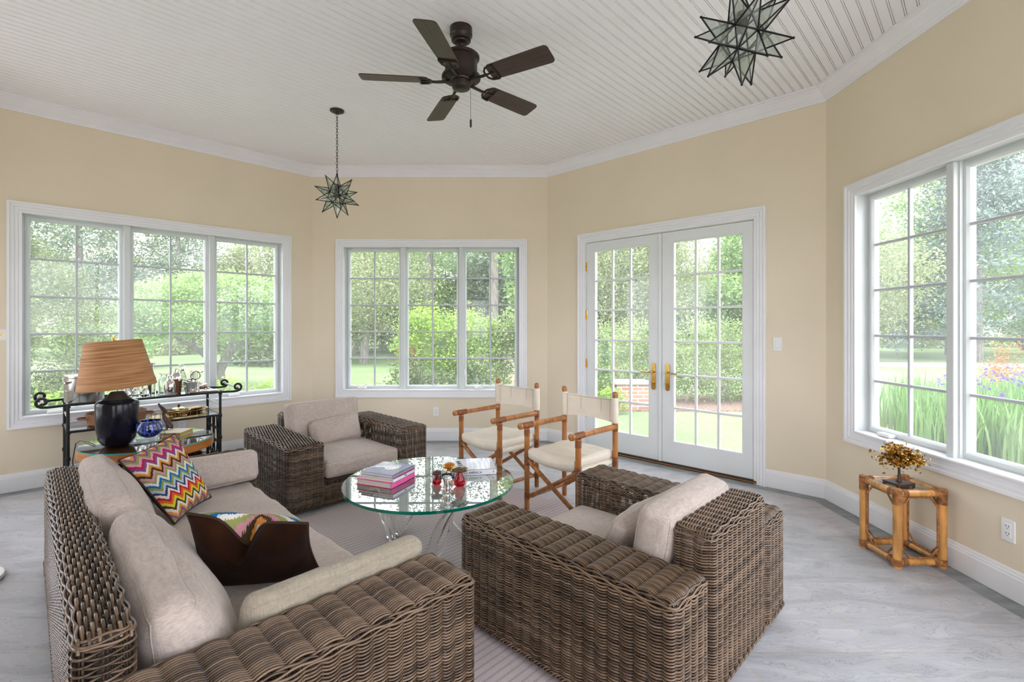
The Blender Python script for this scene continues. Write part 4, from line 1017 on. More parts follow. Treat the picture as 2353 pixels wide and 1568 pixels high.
MB().lathe([(.134, .207), (.134, .222), (.120, .228), (.001, .230)], 40).build('lid', 'steel', o)
MB().lathe([(.012, .229), (.010, .25), (.045, .262), (.05, .272), (.045, .280), (.001, .283)], 24).build('lid_knob', 'clearglass', o)
MB().tube([(-.10, -.085, .165), (-.13, -.11, .165), (-.13, -.11, .175), (-.10, -.085, .175)], .006, 8).build('side_handle', 'steel', o)
o = item('glass_bottle', .60, .33, TS, 'tall slim bottle with dark flared pourer just right of the shade', 'bottle')
MB().lathe([(.001, 0), (.03, 0), (.032, .01), (.032, .15), (.012, .19), (.011, .24)], 20).build('body', 'clearglass', o); MB().lathe([(.011, .24), (.012, .255), (.028, .290), (.001, .291)], 18).build('pourer', 'silver', o)
for k, (x, y, nm) in enumerate(((.395, .13, 'horse head glass weight under the lamp shade, nearest the lamp'), (.455, .11, 'horse head glass weight on a clear block, middle of the three'), (.515, .07, 'silver horse head on a square clear block, rightmost of the three'))):
    o = item('horse_weight', x, y, TS, nm, 'paperweight', 'horse head weights')
    MB().bbox(-.032, .032, -.032, .032, 0, .034, .004).build('block', 'clearglass', o)
    m = MB(); m.tube([(.012, 0, .034), (.010, 0, .055), (.002, 0, .075), (-.012, 0, .078), (-.028, 0, .062)], [.018, .016, .014, .012, .008], 10); m.tube([(.004, 0, .080), (.008, 0, .094)], [.006, .001], 6)
    m.build('horse_head', 'silver', o)
for k, (x, y) in enumerate(((.40, .30), (.47, .34), (.545, .22))):
    o = tag(MB().lathe([(.001, 0), (.034, 0), (.036, .006), (.038, .10), (.035, .10), (.033, .012), (.001, .012)], 24).build('glass_tumbler', 'clearglass', None, cw(x, y, TS)), 'clear glass tumbler half hidden under the lamp shade on the cart', 'glass', 'tumblers on the bar cart')
o = item('glass_jug', .685, .27, TS, 'square clear glass jug with spout behind the small shaker', 'jug')
MB().lathe([(.001, 0), (.048, 0), (.050, .01), (.050, .125), (.028, .152), (.026, .175), (.040, .188), (.037, .190), (.022, .176), (.024, .152), (.044, .125), (.044, .016), (.001, .014)], 28).build('body', 'clearglass', o); MB().tube([(-.03, 0, .183), (-.06, 0, .187)], .012, 8).build('spout', 'clearglass', o)
o = item('cocktail_shaker', .705, .15, TS + .009, 'small polished silver cocktail shaker on a coaster', 'shaker', 'cocktail shakers')
MB().lathe([(.001, 0), (.040, 0), (.044, .01), (.046, .06), (.045, .098), (.036, .116), (.024, .124)], 28).build('body', 'silver', o); MB().lathe([(.024, .124), (.021, .128), (.020, .152), (.026, .156), (.026, .166), (.001, .169)], 24).build('cap', 'silver', o)
o = item('coaster', .700, .148, TS, 'flat pale dish under the small silver shaker', 'dish'); MB().lathe([(.001, 0), (.05, 0), (.068, .006), (.068, .008), (.05, .003), (.001, .0025)], 28).build('dish', 'plastic', o)
o = item('cocktail_shaker', .775, .25, TS, 'tall silver cocktail shaker with brown leather wrapped body', 'shaker', 'cocktail shakers')
MB().lathe([(.001, 0), (.038, 0), (.042, .01), (.050, .132)], 28).build('leather_sleeve', 'leatherwrap', o); MB().lathe([(.050, .132), (.050, .162), (.045, .172), (.028, .192)], 28).build('shoulder', 'silver', o); MB().lathe([(.028, .192), (.025, .194), (.025, .225), (.023, .230), (.001, .231)], 24).build('cap', 'silver', o)
o = item('decanter', .835, .29, TS, 'clear glass decanter with faceted round stopper', 'decanter')
MB().lathe([(.001, 0), (.055, 0), (.060, .012), (.058, .05), (.040, .105), (.022, .150), (.018, .205), (.024, .212), (.021, .214), (.014, .205), (.018, .15), (.052, .05), (.052, .015), (.001, .012)], 28).build('body', 'clearglass', o); MB().lathe([(.012, .205), (.010, .225), (.014, .235), (.032, .252), (.034, .262), (.022, .276), (.001, .280)], 14, smooth=False).build('stopper', 'clearglass', o)
o = item('tool_bucket', .885, .15, TS, 'silver bucket filled with bar tools on the right of the cart', 'bucket')
MB().lathe([(.001, 0), (.052, 0), (.055, .006), (.070, .105), (.073, .108), (.070, .11), (.066, .104), (.05, .01), (.001, .008)], 32).build('bucket', 'silver', o)
for sx in (-1, 1): MB().tube([(sx * .066, 0, .085), (sx * .084, 0, .078), (sx * .082, 0, .062), (sx * .062, 0, .056)], .006, 8).build('ear_handle', 'silver', o)
def toolx(nm, mb, lab): tag(mb.build(nm, 'silver', None, cw(.885, .15, TS), (0, 0, CA)), lab, 'bar tool', 'bar tools in the silver bucket')
m = MB(); c0 = Vector((.03, -.01, .165)); ring = [c0 + Vector((.038 * math.cos(R(t)), .01, .038 * math.sin(R(t)))) for t in range(0, 360, 20)]; m.tube(ring, .007, 8, closed=True); m.tube([c0 + Vector((0, .01, -.034)), c0 + Vector((0, .01, .034))], .003, 6); m.tube([c0 + Vector((.012, .01, -.034)), c0 + Vector((.012, .01, .034))], .003, 6); m.tube([c0 + Vector((-.012, .01, -.034)), c0 + Vector((-.012, .01, .034))], .003, 6); m.tube([c0 + Vector((0, .01, -.038)), Vector((.01, 0, .012))], .006, 8); m.tube([c0 + Vector((.036, .01, .02)), c0 + Vector((.062, .01, .036))], .007, 8)
toolx('cocktail_strainer', m, 'round silver strainer standing upright in the bar tool bucket')
toolx('bar_spoon', MB().tube([(-.015, .01, .012), (-.06, .015, .21)], .0035, 6).tube([(-.055, .0145, .19), (-.066, .0155, .232)], [.004, .007], 8), 'thin silver bar spoon leaning left in the tool bucket')
toolx('jigger', MB().tube([(-.02, -.01, .014), (-.065, -.02, .135)], .005, 8).tube([(-.105, -.03, .145), (-.085, -.025, .138), (-.065, -.02, .132), (-.04, -.015, .125), (-.02, -.01, .120)], [.022, .014, .007, .015, .021], 14), 'double ended silver jigger on the left rim of the tool bucket')
toolx('bottle_opener', MB().tube([(.0, .02, .012), (.005, .03, .15)], .006, 8).tube([(.005, .03, .14), (.006, .03, .205)], [.014, .016], 12), 'stubby silver opener handle at the back of the tool bucket')
o = item('lidded_jar', .985, .27, TS, 'small brown jar with silver lid beside the tool bucket', 'jar')
MB().lathe([(.001, 0), (.048, 0), (.052, .008), (.052, .042)], 28).build('body', 'leatherwrap', o); MB().lathe([(.054, .042), (.056, .05), (.054, .066), (.04, .076), (.001, .080)], 28).build('lid', 'silver', o)
o = item('serving_tray', .985, .13, TS, 'oblong silver tray with turned edges on the right end of the cart', 'tray', rz=CA - .1)
m = MB(); m.bbox(-.13, .13, -.075, .075, .0, .008, .001)
for (x0, x1, y0, y1) in ((-.135, .135, -.08, -.07), (-.135, .135, .07, .08), (-.135, -.125, -.07, .07), (.125, .135, -.07, .07)): m.bbox(x0, x1, y0, y1, .004, .014, .002)
m.build('tray', 'silver', o)
o = item('crystal_knife_rest', .955, .10, TS + .0095, 'pair of crystal knife rests lying on the silver tray', 'knife rest', rz=CA + .4)
MB().tube([(-.03, 0, .014), (.03, 0, .014)], .007, 6).sphere((-.035, 0, .014), .013, 8).sphere((.035, 0, .014), .013, 8).build('rest', 'clearglass', o)
# middle shelf
o = item('wicker_tray', .33, .20, MS, 'round willow tray with loop handles on the middle cart shelf', 'tray')
MB().lathe([(.001, .004), (.19, .004), (.20, .01), (.205, .045), (.212, .095), (.205, .098), (.196, .05), (.188, .012), (.001, .010)], 40).build('basket', 'basket', o)
for sg in (-1, 1): MB().tube([(sg * .20, -.06, .06), (sg * .26, -.035, .062), (sg * .262, .035, .062), (sg * .20, .06, .06)], .008, 8).build('loop_handle', 'basket', o)
o = item('patterned_napkin', .36, .15, MS + .0105, 'folded pale patterned cloth inside the willow tray', 'cloth'); MB().add(*(lambda V, F: (V, F))([(-.08 + .16 * i / 6, -.06 + .12 * j / 6, .03 + .028 * math.sin(i * 1.3) * math.cos(j * 1.1) + .02) for j in range(7) for i in range(7)] + [(-.08 + .16 * i / 6, -.06 + .12 * j / 6, 0) for j in range(7) for i in range(7)], [(j * 7 + i, j * 7 + i + 1, j * 7 + i + 8, j * 7 + i + 7) for j in range(6) for i in range(6)] + [(49 + i, 49 + i + 1, i + 1, i) for i in range(6)] + [(42 + i, 42 + i + 1, 91 + i + 1, 91 + i) for i in range(6)] + [(j * 7, j * 7 + 7, 49 + j * 7 + 7, 49 + j * 7) for j in range(6)] + [(j * 7 + 6, 49 + j * 7 + 6, 49 + j * 7 + 13, j * 7 + 13) for j in range(6)]), 0, True).build('cloth', 'bluevase', o)
o = item('gallery_tray', .79, .20, MS, 'oval brass gallery tray on the right of the middle shelf', 'tray')
m = MB(); m.lathe([(.001, .0), (.235, .0), (.235, .006), (.001, .006)], 48, sq=(1, .66)); m.build('tray_base', 'palebrass', o)
ga = MB(); ga.tube([(.235 * math.cos(R(t)), .155 * math.sin(R(t)), .052) for t in range(0, 360, 8)], .0045, 6, closed=True)
for t in range(0, 360, 15): ga.tube([(.232 * math.cos(R(t)), .153 * math.sin(R(t)), .006), (.234 * math.cos(R(t)), .154 * math.sin(R(t)), .052)], .0025, 5)
ga.build('gallery_rail', 'palebrass', o)
for x, y, nm in ((.72, .15, 'left of two small brass bowls on the gallery tray'), (.815, .13, 'right of two small brass bowls on the gallery tray')):
    o = item('brass_bowl', x, y, MS + .0065, nm, 'bowl', 'brass bowls')
    MB().lathe([(.001, 0), (.03, 0), (.026, .008), (.045, .025), (.056, .05), (.060, .054), (.054, .055), (.04, .03), (.001, .012)], 28).build('bowl', 'palebrass', o)
    MB().lathe([(.052, .04), (.045, .046), (.001, .044)], 20).build('contents', 'darkgold', o)
o = item('brass_bowl', .80, .27, MS + .0065, 'lidded brass bowl with black knob at the back of the tray', 'bowl', 'brass bowls'); MB().lathe([(.001, 0), (.03, 0), (.05, .03), (.056, .05), (.03, .064), (.001, .068)], 28).build('bowl', 'palebrass', o); MB().sphere((0, 0, .078), .014, 10).build('knob', 'blackgloss', o)
o = item('bark_dish', .91, .22, MS + .0065, 'rough dark bark dish at the right end of the gallery tray', 'dish')
m = MB(); pr = []
for k in range(9): pr.append((.06 + .022 * (k % 2), .006 + .006 * k))
m.lathe([(.001, .0), (.05, 0)] + pr + [(.001, .05)], 18, sq=(1.1, .75), smooth=False); m.build('dish', 'darkgold', o)
# bottom shelf
o = item('silver_wine_cooler', .30, .20, .107, 'silver wine cooler on the lowest cart shelf below the side table', 'wine cooler')
MB().lathe([(.001, 0), (.07, 0), (.06, .02), (.09, .06), (.10, .17), (.11, .19), (.10, .19), (.085, .07), (.001, .03)], 32).build('bowl', 'silver', o)
o = item('marbled_vase', .235, .035, .107, 'white vase with blue marbled swirls on the lowest cart shelf', 'vase')
MB().lathe([(.001, 0), (.05, 0), (.075, .04), (.082, .08), (.066, .125), (.052, .150), (.060, .172), (.072, .180), (.066, .181), (.05, .165), (.046, .15), (.001, .05)], 32).build('body', 'bluevase', o)
o.location = (-3.375, 3.905, .107)
# ------------------------------------------------------------------ white stand base at the left edge
o = empty('white_stand', (-2.95, 2.56, 0)); tag(o, 'white round pedestal foot at the left edge of the floor', 'stand')
MB().lathe([(.001, 0), (.185, 0), (.195, .010), (.190, .026), (.15, .036), (.06, .045), (.05, .06), (.05, .09), (.001, .09)], 40).build('foot', 'plastic', o)
MB().lathe([(.045, .09), (.035, .2), (.035, .62), (.05, .66), (.001, .66)], 24).build('column', 'plastic', o)
# ------------------------------------------------------------------ rattan side table with gold tree
rt = empty('bamboo_side_table', (2.408, 2.908, 0)); tag(rt, 'small bamboo cube table with glass top against the right wall', 'side table')
hx, hy, r = .130, .130, .0225; Z0, Z1 = .028, .432
for sx in (-1, 1):
    for sy in (-1, 1):
        m = MB(); m.tube([(sx * hx, sy * hy, 0), (sx * hx, sy * hy, Z1 + .015)], r, 14); o = m.build('leg', 'bamboo', rt)
        for z0, z1, zz in ((.01, .05, Z0 + .004), (.365, .45, Z1 - .002)):
            b = MB()
            for z in np.arange(z0, z1, .0068): b.lathe([(r, z), (r + .003, z + .002), (r + .003, z + .005), (r, z + .0068)], 14, (sx * hx, sy * hy, 0))
            if z0 > .1: b.lathe([(r + .003, .45), (r, .456), (.001, .458)], 14, (sx * hx, sy * hy, 0))
            for ax_ in (0, 1):
                for k in range(5):
                    t = .022 + k * .0068; p = [(sx * (hx - t), sy * hy, zz), (sx * (hx - t - .0034), sy * hy, zz), (sx * (hx - t - .0068), sy * hy, zz)] if ax_ == 0 else [(sx * hx, sy * (hy - t), zz), (sx * hx, sy * (hy - t - .0034), zz), (sx * hx, sy * (hy - t - .0068), zz)]
                    b.tube(p, [.0195, .0225, .0195], 12, caps=False)
            b.build('cane_binding', 'bamboobind', o)
for z in (Z0 + .004, Z1 - .002):
    for s in (-1, 1):
        MB().tube([(-hx, s * hy, z), (0, s * hy, z), (hx, s * hy, z)], .0195, 12).build('rail', 'bamboo', rt); MB().tube([(s * hx, -hy, z), (s * hx, hy, z)], .0195, 12).build('rail', 'bamboo', rt)
for s in (-1, 1):
    for ax_ in (0, 1):
        w = .105; loop = [(-w, .11), (-w + .045, .055), (w - .045, .055), (w, .11), (w, .35), (w - .045, .405), (-w + .045, .405), (-w, .35)]
        P = [(x, s * hy, z) if ax_ == 0 else (s * hx, x, z) for x, z in loop]
        m = MB()
        for k in range(8): m.tube([P[k], P[(k + 1) % 8]], .0058, 8)
        m.build('corner_brace', 'bamboobind', rt)
MB().box(-hx + .008, hx - .008, -hy + .008, hy - .008, .434, .440).build('glass_top', 'overglass', rt)
gt = empty('gilded_tree', (2.395, 2.91, .4405), R(12)); tag(gt, 'gilded metal tree ornament on the bamboo table', 'ornament')
MB().bbox(-.062, .062, -.05, .05, 0, .016, .002).build('base', 'darkwood', gt)
tr = MB(); tr.tube([(0, 0, .016), (.002, 0, .03), (.003, 0, .07), (0, 0, .115)], [.017, .010, .007, .006], 10)
ends = []
for k in range(26):
    an = random.uniform(0, 2 * math.pi); rr = random.uniform(.02, .100); zz = .135 + .075 * math.sqrt(max(0, 1 - (rr / .16) ** 2)) * random.uniform(.4, 1)
    e = Vector((rr * math.cos(an), rr * math.sin(an) * .9, zz)); ends.append(e); tr.tube([(0, 0, .10), e * .5 + Vector((0, 0, .062)), e], [.004, .0028, .0016], 6)
tr.build('trunk', 'darkcarve', gt)
for nm, mt, cnt in (('gold_leaves', 'gold', 560), ('dark_gold_leaves', 'darkgold', 560)):
    m = MB()
    for k in range(cnt):
        e = random.choice(ends) + Vector((random.gauss(0, .024), random.gauss(0, .024), random.gauss(-.016, .024)))
        u = Vector((random.gauss(0, 1), random.gauss(0, 1), random.gauss(0, .7))).normalized(); w = u.orthogonal().normalized(); w = Matrix.Rotation(random.uniform(0, 6.28), 3, u) @ w; h = u.cross(w); s = random.uniform(.0065, .0115)
        m.add([e - u * s, e - u * s * .45 + w * s * .75 + h * .002, e + u * s * .5 + w * s * .8 + h * .003, e + u * s, e + u * s * .5 - w * s * .8 + h * .003, e - u * s * .45 - w * s * .75 + h * .002], [(0, 1, 2, 3), (0, 3, 4, 5)])
    tag(m.build(nm, mt, gt), kind='stuff')
m = MB(); e = Vector((-.175, .03, .20)); m.tube([(-.13, .02, .185), e], .001, 5); m.add([e + Vector((-.01, 0, 0)), e + Vector((0, 0, .01)), e + Vector((.01, 0, 0)), e + Vector((0, .004, -.01))], [(0, 1, 2, 3)]); m.build('stray_leaf', 'gold', gt)

# ------------------------------------------------------------------ ceiling fan
fan = empty('ceiling_fan', (-.283, 3.10, CEIL)); tag(fan, 'dark bronze five blade ceiling fan hanging from the white ceiling', 'ceiling fan')
MB().lathe([(.001, -.001), (.072, -.001), (.073, -.05), (.066, -.058), (.062, -.082), (.048, -.086), (.044, -.094), (.026, -.097), (.001, -.098)], 40).build('canopy', 'bronze', fan)
MB().tube([(0, 0, -.095), (0, 0, -.19)], .0125, 14).sphere((0, 0, -.102), .022, 12).build('downrod', 'bronze', fan)
MB().lathe([(.001, -.170), (.05, -.172), (.112, -.178), (.120, -.186), (.118, -.198), (.105, -.206), (.104, -.300), (.112, -.306), (.124, -.312), (.126, -.326), (.10, -.338), (.078, -.342), (.001, -.342)], 48).build('motor_housing', 'bronze', fan)
MB().lathe([(.078, -.342), (.074, -.350), (.062, -.352), (.060, -.380), (.056, -.390), (.045, -.395), (.040, -.3955), (.036, -.399), (.012, -.400), (.001, -.4005)], 40).build('switch_housing', 'bronze', fan)
for k in range(5):
    an = R(185.5 + 72 * k)
    m = MB(); x0, x1 = .215, .640; n = 14; wq = [(x0, .050), (x0 + .02, .062), (x0 + .14, .066), (x1 - .05, .070), (x1 - .018, .069), (x1 - .004, .060), (x1, .045)]
    top = [(x, w) for x, w in wq]; poly = top + [(x, -w) for x, w in reversed(wq)]
    m.prism(poly, -.003, .003)
    b = m.build('blade', 'blade', fan); b.location = (0, 0, -.345); b.rotation_euler = (R(-13), 0, an)
    b.rotation_mode = 'QUATERNION'; b.rotation_quaternion = (Matrix.Rotation(an, 4, 'Z') @ Matrix.Rotation(R(-13), 4, 'X')).to_quaternion()
    ir = MB(); ir.tube([(.06, 0, .0), (.11, 0, -.006), (.165, 0, -.010), (.19, 0, -.009)], [.012, .010, .009, .009], 8)
    ring = [(.19, .0), (.195, .03), (.215, .052), (.25, .058), (.262, .058)]
    for sg in (-1, 1): ir.tube([(x, sg * y, -.008) for x, y in ring], .0065, 8)
    ir.tube([(.262, -.06, -.008), (.262, .06, -.008)], .0065, 8).tube([(.19, 0, -.008), (.262, 0, -.008)], .006, 8); ir.build('blade_iron', 'bronze', b)
m = MB(); m.tube([(.062, -.02, -.385), (.064, -.022, -.60)], .0012, 5); m.tube([(.064, -.022, -.598), (.064, -.022, -.606), (.064, -.022, -.645), (.064, -.022, -.652)], [.003, .0065, .0065, .003], 10); m.build('pull_chain', 'bronze', fan)
MB().tube([(-.055, .03, -.385), (-.056, .032, -.44)], .0012, 5).build('pull_chain', 'bronze', fan)

# ------------------------------------------------------------------ star pendants
def star_lantern(c, rad, label, rot):
    root = empty('star_pendant', (c[0], c[1], CEIL)); tag(root, label, 'pendant light', 'glass star pendants')
    dz = c[2] - CEIL
    MB().lathe([(.001, -.001), (.062, -.001), (.060, -.010), (.045, -.014), (.042, -.020), (.022, -.026), (.012, -.034), (.001, -.035)], 36).build('ceiling_rose', 'bronze', root)
    ch = MB(); z = -.034; k = 0; zend = dz + rad * .98
    while z > zend:
        lk = .030; pts = []
        for t in range(10):
            a_ = 2 * math.pi * t / 10; x = .0075 * math.cos(a_); zz = .017 * math.sin(a_); pts.append((x, 0, z - .014 + zz) if k % 2 == 0 else (0, x, z - .014 + zz))
        ch.tube(pts, .0021, 5, closed=True); z -= .0265; k += 1
    ch.build('chain', 'bronze', root)
    ph = (1 + 5 ** .5) / 2
    iv = [Vector(p).normalized() for p in ((-1, ph, 0), (1, ph, 0), (-1, -ph, 0), (1, -ph, 0), (0, -1, ph), (0, 1, ph), (0, -1, -ph), (0, 1, -ph), (ph, 0, -1), (ph, 0, 1), (-ph, 0, -1), (-ph, 0, 1))]
    fc = [(0, 11, 5), (0, 5, 1), (0, 1, 7), (0, 7, 10), (0, 10, 11), (1, 5, 9), (5, 11, 4), (11, 10, 2), (10, 7, 6), (7, 1, 8), (3, 9, 4), (3, 4, 2), (3, 2, 6), (3, 6, 8), (3, 8, 9), (4, 9, 5), (2, 4, 11), (6, 2, 10), (8, 6, 7), (9, 8, 1)]
    # turn so that one spike hangs straight down and one points up
    cen = sum((iv[k] for k in fc[0]), Vector()).normalized(); Rm = Matrix.Rotation(rot, 3, 'Z') @ cen.rotation_difference(Vector((0, 0, -1))).to_matrix()
    iv = [Rm @ v * rad * .44 for v in iv]; O = Vector((0, 0, dz))
    gl = MB(); fr = MB(); done = set(); tr_ = rad * .020
    for q, f_ in enumerate(fc):
        cn = sum((iv[k] for k in f_), Vector()); tip = cn.normalized() * rad
        up = cn.normalized().z > .98
        P = [iv[k] + O for k in f_]; T = tip + O
        for a_ in range(3):
            b_ = (a_ + 1) % 3
            gl.add([P[a_], P[b_], T], [(0, 1, 2)])
            fr.tube([P[a_], T], [tr_, tr_ * .8], 6)
            e = tuple(sorted((f_[a_], f_[b_])))
            if e not in done: done.add(e); fr.tube([P[a_], P[b_]], tr_, 6)
        fr.sphere(tuple(T), tr_ * 1.35, 8)
    gl.build('glass_points', 'starglass', root); fr.build('leaded_frame', 'blackmetal', root)
    MB().lathe([(.001, dz + rad * .55), (.022, dz + rad * .52), (.022, dz + rad * .16), (.018, dz + rad * .12), (.001, dz + rad * .12)], 16).build('lamp_holder', 'bronze', root)
star_lantern((-1.50, 4.28, 2.566), .195, 'small looking glass star pendant on a long chain near the back window', R(25))
star_lantern((1.005, 2.03, 2.625), .200, 'large looking glass star pendant cut off by the top edge', R(10))
# ------------------------------------------------------------------ garden
GZ = -.25
def ground(name, poly, z, mat):
    m = MB(); m.prism(poly, z - .05, z); return m.build(name, mat)
struct(ground('lawn', [(-90, -60), (90, -60), (90, 90), (-90, 90)], GZ, 'grass'))
def leaves(centers, per, size, spread, seed, flat=.5, droop=0.0, aspect=.55):
    """leaf blades scattered round clump centres; each leaf a folded diamond"""
    g = np.random.default_rng(seed); C = np.asarray(centers, float); n = len(C) * per
    P = np.repeat(C, per, 0) + g.normal(0, 1, (n, 3)) * np.asarray(spread); ctone = np.repeat(g.random(len(C)), per)
    U = g.normal(0, 1, (n, 3)); U[:, 2] = U[:, 2] * flat - droop; U /= np.linalg.norm(U, axis=1)[:, None]
    W = np.cross(U, g.normal(0, 1, (n, 3)) + np.array([0, 0, 1.2])); W /= np.linalg.norm(W, axis=1)[:, None]; Hn = np.cross(U, W)
    s = size * g.uniform(.6, 1.25, n)[:, None]
    V = np.stack([P - U * s, P + W * s * aspect + Hn * s * .12, P + U * s, P - W * s * aspect + Hn * s * .12], 1).reshape(-1, 3)
    Q = np.arange(n * 4).reshape(-1, 4); t = np.clip(.45 * ctone + .55 * g.random(n), 0, 1)
    return V, Q, np.repeat(t, 4)
def ell(c, r, n, seed, lo=.55, zmin=-1.0):
    g = np.random.default_rng(seed); d = g.normal(0, 1, (n * 3, 3)); d /= np.linalg.norm(d, axis=1)[:, None]; d = d[d[:, 2] > zmin][:n]
    rr = g.uniform(lo, 1, len(d))[:, None] ** .6
    return np.asarray(c) + d * rr * np.asarray(r)
def cone(c, r, h, n, seed, p=1.0):
    g = np.random.default_rng(seed); t = g.random(n) ** .8; a = g.uniform(0, 6.283, n); tier = .82 + .18 * np.cos(t * 60)
    rr = r * (1 - t) ** p * np.sqrt(g.uniform(.35, 1, n)) * tier
    return np.stack([c[0] + rr * np.cos(a), c[1] + rr * np.sin(a), c[2] + t * h], 1)
def plant(name, loc, parts, label, cat, group=None, trunk=None, tmat='bark'):
    """parts: list of (centres, per, size, spread, seed, material, kwargs) in world coordinates"""
    o = empty(name, loc); tag(o, label, cat, group); off = np.asarray(loc, float)
    for k, (C, per, size, spread, seed, mat, kw) in enumerate(parts):
        V, Q, T = leaves(C, per, size, spread, seed, **kw); me = np_mesh('foliage', V - off, Q, mat, T, smooth=False); ob = link('foliage', me, o); ob['kind'] = 'stuff'
    if trunk:
        for br in trunk:
            MB().tube([Vector(p) - Vector(loc) for p in br[0]], br[1], 9).build('trunk' if br is trunk[0] else 'branch', tmat, o)
    return o
struct(ground('bounce_paving', [(-16, -16), (16, -16), (16, 1.2), (2.9, 1.2), (.6, -1.4), (-2.5, -1.4), (-4.7, .9), (-4.7, 3.6), (-7, 3.6), (-16, 3.6)], GZ + .02, 'bounce_paving'))  # unseen pale paving added to bounce neutral light into the room
# --- seen through the left window
plant('yew_bush', (-8.6, 7.7, GZ), [(np.concatenate([ell((-8.6, 7.7, .9), (1.75, 1.6, 2.15), 420, 1, .7), ell((-9.9, 9.6, 1.2), (1.8, 1.6, 1.9), 200, 2, .7)]), 100, .030, (.12, .12, .10), 3, 'lf_yew', dict(flat=.8))], 'broad rounded yew with brownish tips filling the left part of the left window', 'bush')
tc = (-7.3, 12.1, GZ)
plant('umbrella_tree', tc, [(np.concatenate([ell((-7.35, 12.1, 1.72), (2.0, 1.7, .98), 380, 4, .75, -.25), ell((-7.4, 12.0, 1.45), (1.95, 1.6, .35), 110, 5, .6)]), 100, .036, (.14, .14, .09), 6, 'lf_bright', dict(flat=.45, droop=.25))],
      'low umbrella shaped tree with bright green leaves on the lawn behind the left window', 'tree',
      trunk=[([(-7.2, 12.1, GZ - .05), (-7.2, 12.1, .25), (-7.05, 12.1, .62)], [.15, .11, .10]), ([(-7.18, 12.1, .3), (-7.6, 12.0, .75), (-8.2, 11.9, 1.15)], [.09, .07, .04]), ([(-7.05, 12.1, .6), (-6.7, 12.1, .95), (-6.2, 12.0, 1.3)], [.08, .06, .03]), ([(-7.05, 12.1, .6), (-7.0, 12.3, 1.0), (-7.2, 12.5, 1.5)], [.08, .06, .04]), ([(-7.8, 12.0, .9), (-8.0, 12.3, 1.2)], [.05, .03])])
plant('hedge', (-15.5, 18.5, GZ), [(ell((-15.3, 18.5, .95), (1.9, 1.4, 1.15), 150, 7, .6), 30, .09, (.16, .16, .12), 8, 'lf_bright', dict(flat=.6))], 'clipped pale green hedge beside the yew beyond the lawn', 'hedge')
plant('dark_bush', (-9.8, 20.5, GZ), [(ell((-9.9, 20.5, .75), (2.1, 1.5, 1.7), 170, 9, .5), 30, .10, (.2, .2, .15), 10, 'lf_yew', dict())], 'dark green bush on the lawn right of the umbrella tree', 'bush')
plant('low_shrub_border', (-16.5, 27, GZ), [(np.concatenate([ell((-20 + 2.2 * k, 27.5 + .6 * k, .3), (1.6, 1.2, 1.1 + .4 * (k % 2)), 40, 20 + k, .5) for k in range(7)]), 26, .12, (.22, .22, .16), 11, 'lf_olive', dict())], 'row of low brownish shrubs at the far edge of the lawn', 'shrubs')
# --- tree line
def conifer(x, y, h, r, mat, label, seed, n=260, size=.30, bare=.12, z0=None):
    plant('conifer', (x, y, GZ), [(cone((x, y, GZ + h * bare), r, h * (1 - bare), n, seed, .75), 90, size * .40, (.45, .45, .22), seed + 1, mat, dict(flat=.45, droop=.45, aspect=.4))], label, 'tree', 'conifers of the far tree line', trunk=[([(x, y, GZ - .1), (x, y, GZ + h * .5), (x, y, GZ + h * .95)], [.03 * h * .6, .022 * h * .6, .03])])
def broad(x, y, h, r, mat, label, seed, n=240, size=.26, zc=.62, tk=True, nm='leafy_tree', grp='leafy trees of the far tree line'):
    plant(nm, (x, y, GZ), [(np.concatenate([ell((x, y, GZ + h * zc), (r, r, h * (1 - zc)), int(n * .7), seed, .5), ell((x - r * .4, y, GZ + h * zc * .75), (r * .75, r * .75, h * .26), int(n * .3), seed + 3, .5)]), 90, size * .40, (.42, .42, .30), seed + 1, mat, dict(flat=.7))], label, 'tree', grp,
          trunk=[([(x, y, GZ - .1), (x + .15, y, GZ + h * .35), (x, y, GZ + h * .75)], [.022 * h + .06, .016 * h + .04, .05]), ([(x + .1, y, GZ + h * .3), (x - r * .5, y - .3, GZ + h * .6)], [.06, .03]), ([(x + .1, y, GZ + h * .35), (x + r * .5, y + .3, GZ + h * .65)], [.06, .03])])
conifer(-24, 27, 12, 4.2, 'lf_pine', 'tall dark conifer behind the top left panes of the left window', 41, 190)
conifer(-20.5, 30, 12, 3.8, 'lf_pine', 'tall conifer behind the second column of panes in the left window', 43, 110)
broad(-26, 33, 10, 5, 'lf_olive', 'olive leafed tree between the conifers at the far left', 45)
broad(-19.8, 36, 6.8, 4.2, 'lf_olive', 'lower olive tree behind the umbrella tree, sky above it', 47)
broad(-15.2, 33, 8.0, 4.2, 'lf_olive', 'grey green tree at the right end of the left window', 51)
broad(-30, 24, 10, 5, 'lf_mid', 'leafy tree at the extreme left of the left window', 53)
broad(-11.5, 31, 8.5, 3.8, 'lf_olive', 'grey green tree in the dark gap between left and back windows', 55)
plant('woodland_edge', (0, 42, GZ), [(np.concatenate([ell((-46 + 3.1 * k, 40 + 3 * math.sin(k * 1.7), 1.2), (2.6, 1.6, 2.6 + .7 * math.sin(k * 2.3)), 46, 300 + k, .4) for k in range(31)]), 60, .15, (.35, .35, .28), 331, 'lf_olive', dict(flat=.7))], 'continuous hazy woodland edge closing the garden in the far distance', 'woodland')
